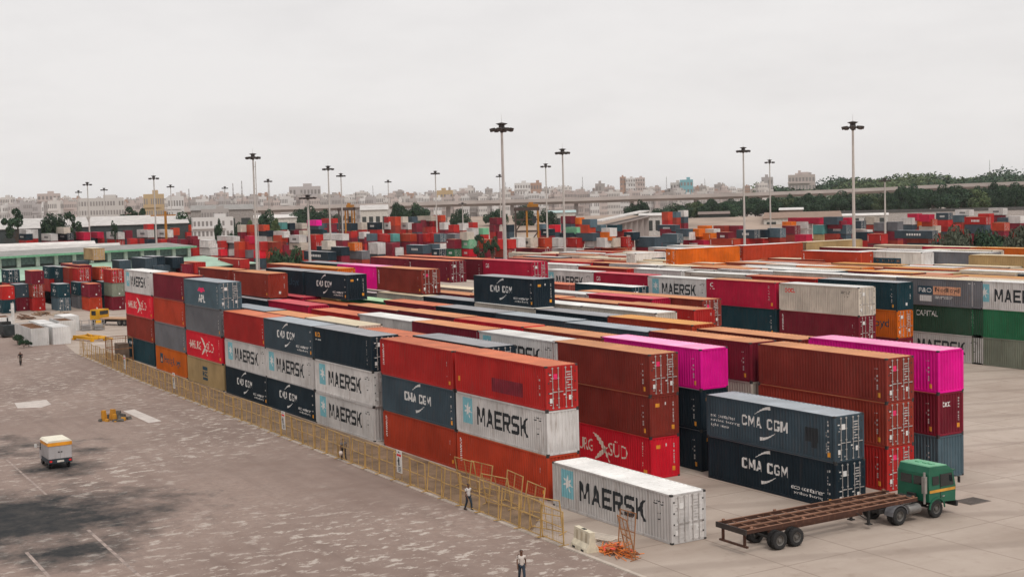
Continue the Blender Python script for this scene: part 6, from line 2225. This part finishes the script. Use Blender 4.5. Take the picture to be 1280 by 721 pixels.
# ------------------------------------------------------------------ far city
FAC = dict(rose=(.52, .44, .41), pale=(.60, .56, .53), grey=(.47, .43, .42), ochre=(.55, .40, .24), brick=(.43, .29, .23), white=(.66, .63, .61), blue=(.22, .42, .46), dim=(.41, .37, .35))  # distance haze put into the colours: rose, grey, brick and dim lightened
FACM = {k: plain('facade ' + k, v, .85, var=.12, scale=.2) for k, v in FAC.items()}
WINM = plain('far window', (.26, .235, .225), .5)
ROOFG = plain('flat roof', (.40, .36, .34), .9)
def block_mesh(nf, nw, nd_, seed, cache={}):
    key = (nf, nw, nd_, seed)
    if key in cache:
        return cache[key]
    r = random.Random(seed)
    b = MB()
    b.box(-.5, -.5, 0, .5, .5, 1, 0)
    b.add([(-.49, -.49, 1.003), (.49, -.49, 1.003), (.49, .49, 1.003), (-.49, .49, 1.003)], [(0, 1, 2, 3)], 2)
    for f in range(nf):
        z0, z1 = (f + .30) / nf, (f + .78) / nf
        for (n_, ax) in ((nw, 0), (nd_, 1)):
            for k in range(n_):
                if r.random() < .12:
                    continue
                u0, u1 = -.5 + (k + .22) / n_, -.5 + (k + .78) / n_
                for s_ in (-1, 1):
                    e = s_ * .504
                    q = [(u0, e, z0), (u1, e, z0), (u1, e, z1), (u0, e, z1)] if ax == 0 else [(e, u0, z0), (e, u1, z0), (e, u1, z1), (e, u0, z1)]
                    b.add(q, [(0, 1, 2, 3) if (s_ < 0) == (ax == 0) else (3, 2, 1, 0)], 1)
        if r.random() < .5:
            b.box(-.52, -.56, f / nf + .02 / nf, .3, -.505, (f + .2) / nf, 0)
    for s_ in (-1, 1):
        b.box(-.5, s_ * .5, 1.0, .5, s_ * .48, 1.0 + .15 / nf, 0); b.box(s_ * .5, -.475, 1.0, s_ * .48, .475, 1.0 + .15 / nf, 0)
    x = r.uniform(-.3, .1)
    b.box(x, -.2, 1.004, x + .28, .25, 1 + min(.12, .5 / nf), 0)
    if r.random() < .6:
        b.lathe([(.001, 0), (.07, 0), (.07, .4 / nf), (.001, .45 / nf)], 8, 'z', (.3, .1, 1.003), 2)
    me = b.mesh('building', [None] * 3)
    cache[key] = me
    return me
BN = {'rose': 'rose grey', 'pale': 'pale', 'grey': 'grey', 'ochre': 'ochre yellow', 'brick': 'brick brown', 'white': 'white', 'blue': 'pale blue', 'dim': 'dim grey'}
def building(x0, x1, yt, D, c, nf, nw, label, rz=0.0, deep=None, base=0.0, px=None):
    xm = (x0 + x1) / 2
    x, y, z = pkd(xm, yt, D)
    wd = (x1 - x0) * D / F_PX
    o = link('building', block_mesh(nf, nw, max(2, nw - 1), (nf * 7 + nw * 3) % 5))
    o.location = (x, y, base); o.rotation_euler = (0, 0, math.atan2(y, x) - math.pi / 2 + rz); o.scale = (wd, deep or wd * .8, max(3, z - base))
    set_mats(o, [FACM[c], WINM, ROOFG])
    tag(o, label, 'building', px=xm)
    return o
# the ones with a face of their own
for a in ((775, 782, 222, 1150, 'brick', 9, 2, 'tall brown slab joined to the white tower block', .1), (782, 794, 223.5, 1150, 'white', 9, 4, 'white tower block with rows of dark windows'), (794, 806, 223, 1165, 'rose', 9, 4, 'rose grey tower block right of the white one'),
          (850, 866, 226, 1200, 'blue', 5, 4, 'pale blue block behind the flyover'), (838, 852, 229.5, 1210, 'pale', 5, 4, 'pale block left of the blue one'), (643, 663, 230, 1150, 'white', 6, 6, 'white apartment block above the orange crane'), (663, 677, 230, 1150, 'brick', 5, 4, 'brown topped block right of the white apartments'),
          (744, 756, 231, 1250, 'dim', 4, 3, 'dim grey block with open roof frame'), (986, 1018, 220, 1650, 'rose', 4, 8, 'long rose building on the rise above the trees'), (994, 1006, 218, 1655, 'rose', 4, 4, 'gabled centre of the long rose building'),
          (180, 204, 245, 760, 'ochre', 4, 9, 'ochre yellow building above the left masts'), (210, 229, 247.5, 740, 'white', 4, 6, 'white and glass building right of the ochre one'), (362, 400, 235, 1350, 'grey', 4, 9, 'long grey block on the skyline above the round tree'),
          (48, 74, 243.5, 1100, 'rose', 6, 6, 'rose stepped building above the far left trees'), (100, 152, 249.5, 800, 'pale', 5, 16, 'long white three storey building at left'), (574, 592, 236.5, 1250, 'pale', 4, 5, 'pale block above the flyover left of nearest mast'), (546, 566, 240, 1100, 'ochre', 3, 5, 'ochre block just above the flyover'),
          (952, 966, 223, 1450, 'grey', 4, 4, 'grey block beside the thin mast at right')):
    building(*a)
rb = random.Random(12)
prof_c = [(0, 250), (40, 251), (80, 248), (150, 251), (165, 247), (240, 246), (320, 243), (400, 243), (480, 243), (560, 241), (640, 237), (700, 237), (770, 236), (830, 236), (900, 234), (960, 232), (985, 232)]
def prof_at(x):
    for (a, ya), (b_, yb) in zip(prof_c, prof_c[1:]):
        if a <= x <= b_:
            return ya + (yb - ya) * (x - a) / (b_ - a)
    return prof_c[-1][1]
x = -20.0
k = 0
while x < 960:
    w_ = rb.uniform(6, 15)
    c = rb.choice(['rose', 'pale', 'grey', 'rose', 'pale', 'dim', 'white', 'brick'])
    D = rb.uniform(1150, 1700)
    yt = prof_at(max(0, x + w_ / 2)) + rb.choice([-3, -1.5, 0, 1, 2, 3, 4, 5]) + rb.uniform(-1, 1)
    nf = rb.choice([5, 6, 7, 8])
    where = 'left' if x < 320 else 'middle' if x < 640 else 'right'
    building(x, x + w_, yt, D, c, nf, max(4, int(w_ / 1.8)), '%s concrete block of the far skyline, %s part' % (BN[c], where), rb.uniform(-.4, .4))
    k += 1
    x += w_ * .62
x = -20.0
while x < 900:
    w_ = rb.uniform(8, 19)
    c = rb.choice(['rose', 'pale', 'white', 'grey', 'dim', 'rose'])
    D = rb.uniform(1000, 1120)
    yt = prof_at(max(0, x + w_ / 2)) + rb.uniform(3.5, 9)
    where = 'left' if x < 320 else 'middle' if x < 640 else 'right'
    building(x, x + w_, yt, D, c, rb.choice([4, 5]), max(4, int(w_ / 1.9)), 'low %s block at the foot of the skyline, %s part' % (BN[c], where), rb.uniform(-.4, .4))
    x += w_ * .8
# antenna masts on the skyline
ANT = plain('antenna steel', (.33, .30, .29), .6)
for q, (px, yt, D) in enumerate(((728, 221, 1250), (833, 221, 1250), (632, 228, 1200), (466, 232, 1300), (236, 236, 900), (291, 229, 900), (302, 226, 900), (1237, 200, 1800), (1253, 205, 1800), (881, 223, 1400))):
    x, y, z = pkd(px, yt, D)
    b = MB(); n_ = 12
    for s_ in range(3):
        a = 2.1 * s_
        b.tube((1.2 * math.cos(a), 1.2 * math.sin(a), 0), (.2 * math.cos(a), .2 * math.sin(a), z), .16, .08, 4)
    for j in range(n_):
        f0, f1 = j / n_, (j + 1) / n_
        for s_ in range(3):
            a, c = 2.1 * s_, 2.1 * (s_ + 1)
            r0, r1 = 1.2 - f0, 1.2 - f1
            b.tube((r0 * math.cos(a), r0 * math.sin(a), z * f0), (r1 * math.cos(c), r1 * math.sin(c), z * f1), .06, n=3)
    o = b.build('antenna_mast', ANT); o.location = (x, y, 0)
    tag(o, 'thin lattice antenna mast on the skyline', 'antenna mast', 'antenna masts on the skyline', px=px)

# ------------------------------------------------------------------ sheds, walls and houses behind the yard
SHEETW = paint('white roof sheet', (.66, .62, .59), .6, .35, (.36, .28, .22))
SHEETG = paint('pale green roof sheet', (.36, .52, .40), .6, .35, (.36, .40, .32))
SHEETGD = plain('green eave', (.16, .36, .22), .7)
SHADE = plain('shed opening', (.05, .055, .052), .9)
CREAMW = plain('cream rendered wall', (.56, .52, .47), .8)


def face_frame(px0, px1, D):
    a, c = Vector(pkd(px0, 300, D)), Vector(pkd(px1, 300, D))
    a.z = c.z = 0
    return a, c


# green roofed clerestory shed, running away to the right
A, B_ = Vector((-322.5, 38, 0)), Vector((-351.5, 108.5, 0))
dirv = (B_ - A).normalized(); L_ = (B_ - A).length
root = empty('goods_shed', (A.x, A.y, 0), math.atan2(dirv.y, dirv.x), 'long shed with pale green roof and a row of clerestory windows at left', 'shed', px=120)
# local: x along the shed, +y towards the far side, -y towards the camera
b = MB()
b.add([(-9, -22, 4.4), (L_ + 5, -22, 4.4), (L_ + 5, -.2, 6.2), (-9, -.2, 6.2), (-9, -22, 4.55), (L_ + 5, -22, 4.55), (L_ + 5, -.2, 6.35), (-9, -.2, 6.35)], [(3, 2, 1, 0), (4, 5, 6, 7), (0, 1, 5, 4), (1, 2, 6, 5), (3, 0, 4, 7)])
b.build('lower_roof', SHEETG, root)
b = MB()
b.add([(-1, -2.2, 8.9), (L_ + 1, -2.2, 8.9), (L_ + 1, 10, 9.8), (-1, 10, 9.8), (-1, 22, 8.9), (L_ + 1, 22, 8.9), (-1, -2.2, 9.15), (L_ + 1, -2.2, 9.15), (L_ + 1, 10, 10.05), (-1, 10, 10.05), (-1, 22, 9.15), (L_ + 1, 22, 9.15)],
      [(3, 2, 1, 0), (4, 5, 2, 3), (6, 7, 8, 9), (9, 8, 11, 10), (0, 1, 7, 6), (1, 2, 8, 7), (0, 6, 9, 3), (2, 5, 11, 8), (3, 9, 10, 4), (5, 4, 10, 11)])
b.build('upper_roof', paint('worn grey roof sheet', (.34, .33, .31), .7, 1.0, (.14, .12, .10)), root)
MB().box(-1, -2.35, 8.7, L_ + 1, -2.21, 9.2).build('eave', SHEETGD, root)
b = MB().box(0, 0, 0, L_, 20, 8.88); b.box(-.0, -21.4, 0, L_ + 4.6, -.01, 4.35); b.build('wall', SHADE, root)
nb = 15
for k in range(nb + 1):
    xx = L_ * k / nb
    MB().box(xx - .5, -.5, 6.36, xx + .5, -.012, 8.86).build('pillar', plain('pale shed pillar', (.55, .58, .52), .8), root)
for k in range(nb):
    xa = L_ * k / nb + .6; xb = L_ * (k + 1) / nb - .6
    wv_ = MB().box(xa, -.1, 6.9, xb, -.014, 8.7); wv_.build('window', plain('dull clerestory glass', (.10, .15, .14), .3, var=.4), root)
# two further pale roofs behind it
def long_shed(px0, px1, y_eave, y_ridge, D, label, mat, wallm, deep=26):
    a, c = face_frame(px0, px1, D)
    dv = (c - a).normalized(); L__ = (c - a).length
    za = CAM_H - (y_eave - hor((px0 + px1) / 2)) * D / F_PX
    Dr = D + deep / 2
    zr = max(za + 1.0, CAM_H - (y_ridge - hor((px0 + px1) / 2)) * Dr / F_PX)
    root = empty('warehouse', (a.x, a.y, 0), math.atan2(dv.y, dv.x), label, 'warehouse', px=(px0 + px1) / 2)
    s_ = 1.0
    b = MB()
    b.add([(-.5, -.6, za), (L__ + .5, -.6, za), (L__ + .5, deep / 2, zr), (-.5, deep / 2, zr), (L__ + .5, deep + .6, za), (-.5, deep + .6, za), (-.5, -.6, za - .2), (L__ + .5, -.6, za - .2), (L__ + .5, deep + .6, za - .2), (-.5, deep + .6, za - .2)],
          [(0, 1, 2, 3), (3, 2, 4, 5), (6, 7, 1, 0), (8, 9, 5, 4), (0, 3, 5, 9, 6), (1, 7, 8, 4, 2)])
    b.build('roof', mat, root)
    MB().box(0, 0, 0, L__, deep, za - .201).build('wall', wallm, root)
    n_ = max(4, int(L__ / 7))
    for k in range(n_):
        MB().box(L__ * (k + .2) / n_, -.06, za * .25, L__ * (k + .8) / n_, -.005, za * .75).build('opening', SHADE, root)
    return root
long_shed(-30, 150, 312, 304, 430, 'long shed with worn whitish roof behind the green one', SHEETW, SHADE, 30)
long_shed(-30, 118, 306, 301, 480, 'second worn whitish shed roof farther behind', SHEETW, SHADE, 24)
long_shed(-30, 112, 284, 272.5, 560, 'very long white roofed warehouse with dark wall at far left', SHEETW, plain('dark wall', (.05, .06, .06), .9), 80)
long_shed(112, 236, 279.5, 269, 580, 'white roofed warehouse right of the very long one', SHEETW, plain('dark wall', (.05, .06, .06), .9), 80)
long_shed(318, 372, 272, 268, 760, 'low cream shed behind the dark round tree', SHEETW, CREAMW)
long_shed(452, 486, 262, 256, 760, 'white roofed shed right of the small crane', SHEETW, CREAMW, 40)
long_shed(686, 720, 265.5, 263.5, 700, 'pale blue roofed shed behind the middle mast', paint('pale blue roof sheet', (.42, .55, .54), .6, .3), CREAMW)
long_shed(800, 836, 269, 267.5, 640, 'white walled shed at the middle right', SHEETW, plain('white shed wall', (.58, .55, .52), .8))
long_shed(874, 912, 267, 264, 700, 'low brown shed on the bare ground at right', plain('brown roof', (.20, .15, .13), .9), SHADE, 20)
long_shed(1045, 1110, 268, 266, 720, 'low white wall shed before the tree belt', SHEETW, plain('white shed wall', (.58, .55, .52), .8), 10)
long_shed(975, 1004, 261.5, 259, 760, 'small white roofed shed on the brown bank', SHEETW, plain('brown wall', (.20, .14, .11), .9), 20)
long_shed(955, 1052, 271, 264, 640, 'long brown tiled roof behind the crimson containers', paint('brown ribbed roof', (.30, .20, .15), .8, .5), CREAMW, 60)
long_shed(240, 318, 262, 256, 700, 'pale factory roof behind the white house', paint('dull grey roof sheet', (.36, .34, .32), .7, .6), plain('dim wall', (.30, .27, .25), .9), 60)
# white three storey house
building(241, 289, 273.5, 520, 'white', 4, 10, 'white three storey house with dark windows between trees at left', 0.05, 14)
building(252, 285, 263, 640, 'dim', 4, 10, 'brown grey building behind the white three storey house', 0)
# sloping covered conveyor
a, c = Vector(pkd(745, 276, 560)), Vector(pkd(806, 263, 640))
root = empty('covered_ramp', (a.x, a.y, 0), math.atan2(c.y - a.y, c.x - a.x), 'white covered ramp sloping up behind the middle stacks', 'ramp', px=775)
L__ = math.hypot(c.x - a.x, c.y - a.y)
b = MB().add([(0, -2.5, a.z - .5), (L__, -2.5, c.z - .5), (L__, 2.5, c.z - .5), (0, 2.5, a.z - .5), (0, -2.5, a.z), (L__, -2.5, c.z), (L__, 2.5, c.z), (0, 2.5, a.z)], [(3, 2, 1, 0), (4, 5, 6, 7), (0, 1, 5, 4), (1, 2, 6, 5), (2, 3, 7, 6), (3, 0, 4, 7)])
b.build('roof', SHEETW, root)
b = MB().add([(0, -2, a.z - 3.2), (L__, -2, c.z - 3.2), (L__, 2, c.z - 3.2), (0, 2, a.z - 3.2), (0, -2, a.z - 2.6), (L__, -2, c.z - 2.6), (L__, 2, c.z - 2.6), (0, 2, a.z - 2.6)], [(3, 2, 1, 0), (4, 5, 6, 7), (0, 1, 5, 4), (1, 2, 6, 5), (2, 3, 7, 6), (3, 0, 4, 7)])
b.build('floor', CONCD, root)
for k in range(9):
    f = k / 8
    z = a.z + (c.z - a.z) * f
    MB().box(L__ * f - .3, -1.8, 0, L__ * f + .3, 1.8, z - 3.21).build('pillar', CONCD, root)
# boundary wall in front of the tree belt, bank of bare earth
a, c = face_frame(1050, 1330, 745)
dv = (c - a).normalized(); LL = (c - a).length
root = empty('boundary_wall', (a.x, a.y, 0), math.atan2(dv.y, dv.x), 'long dark capped wall at the foot of the tree belt', 'wall', px=1180)
MB().box(0, -.3, 0, LL, .3, 6.4).build('panel', plain('pale dusty wall', (.46, .41, .38), .9), root)
MB().box(0, -.5, 6.41, LL, .5, 8.0).build('coping', plain('dark coping', (.10, .095, .09), .9), root)
pal = plain('bank earth', (.33, .25, .20), .95, var=.25, scale=.05)
def bank(px0, px1, D0_, D1_, h0, name='earth_bank'):
    q = [Vector(pkd(px0, 300, D0_)), Vector(pkd(px1, 300, D0_)), Vector(pkd(px1, 300, D1_)), Vector(pkd(px0, 300, D1_))]
    zz = (0, 0, h0, h0)
    vs = [(p.x, p.y, z) for p, z in zip(q, zz)] + [(p.x, p.y, -.2) for p in q]
    tag(MB().add(vs, [(0, 1, 2, 3), (2, 1, 5, 6), (3, 2, 6, 7), (0, 3, 7, 4)]).build(name, pal), kind='structure')
bank(840, 1010, 590, 680, 7.2)
bank(690, 800, 700, 800, 8.0)
bank(560, 700, 720, 830, 9.0)

# ------------------------------------------------------------------ labels: same words on look-alikes get an order from the left
from collections import defaultdict
grp = defaultdict(list)
for o, px in LABELLED:
    grp[o['label']].append((px if px is not None else 0, o))
for lab, L_ in grp.items():
    if len(L_) < 2:
        continue
    L_.sort(key=lambda t: t[0])
    for i, (px, o) in enumerate(L_):
        o['label'] = lab + ', ' + ordw(i + 1) + ' from left'

for o, px in LABELLED:
    if len(o['label'].replace('-', ' ').split()) > 16:
        print('LONG', len(o['label'].split()), o['label'])
# ------------------------------------------------------------------ the air over the yard
m, nt, b_ = new_mat('air')
nt.nodes.remove(b_)
pv = nd(nt, 'ShaderNodeVolumePrincipled')
pv.inputs['Color'].default_value = (.97, .96, .96, 1)
pv.inputs['Density'].default_value = .00005
pv.inputs['Anisotropy'].default_value = 0.2
nt.links.new(pv.outputs[0], nt.nodes['Material Output'].inputs['Volume'])
tag(MB().box(-9200, -6200, -1, 3200, 9200, 70).build('haze', m), kind='stuff')
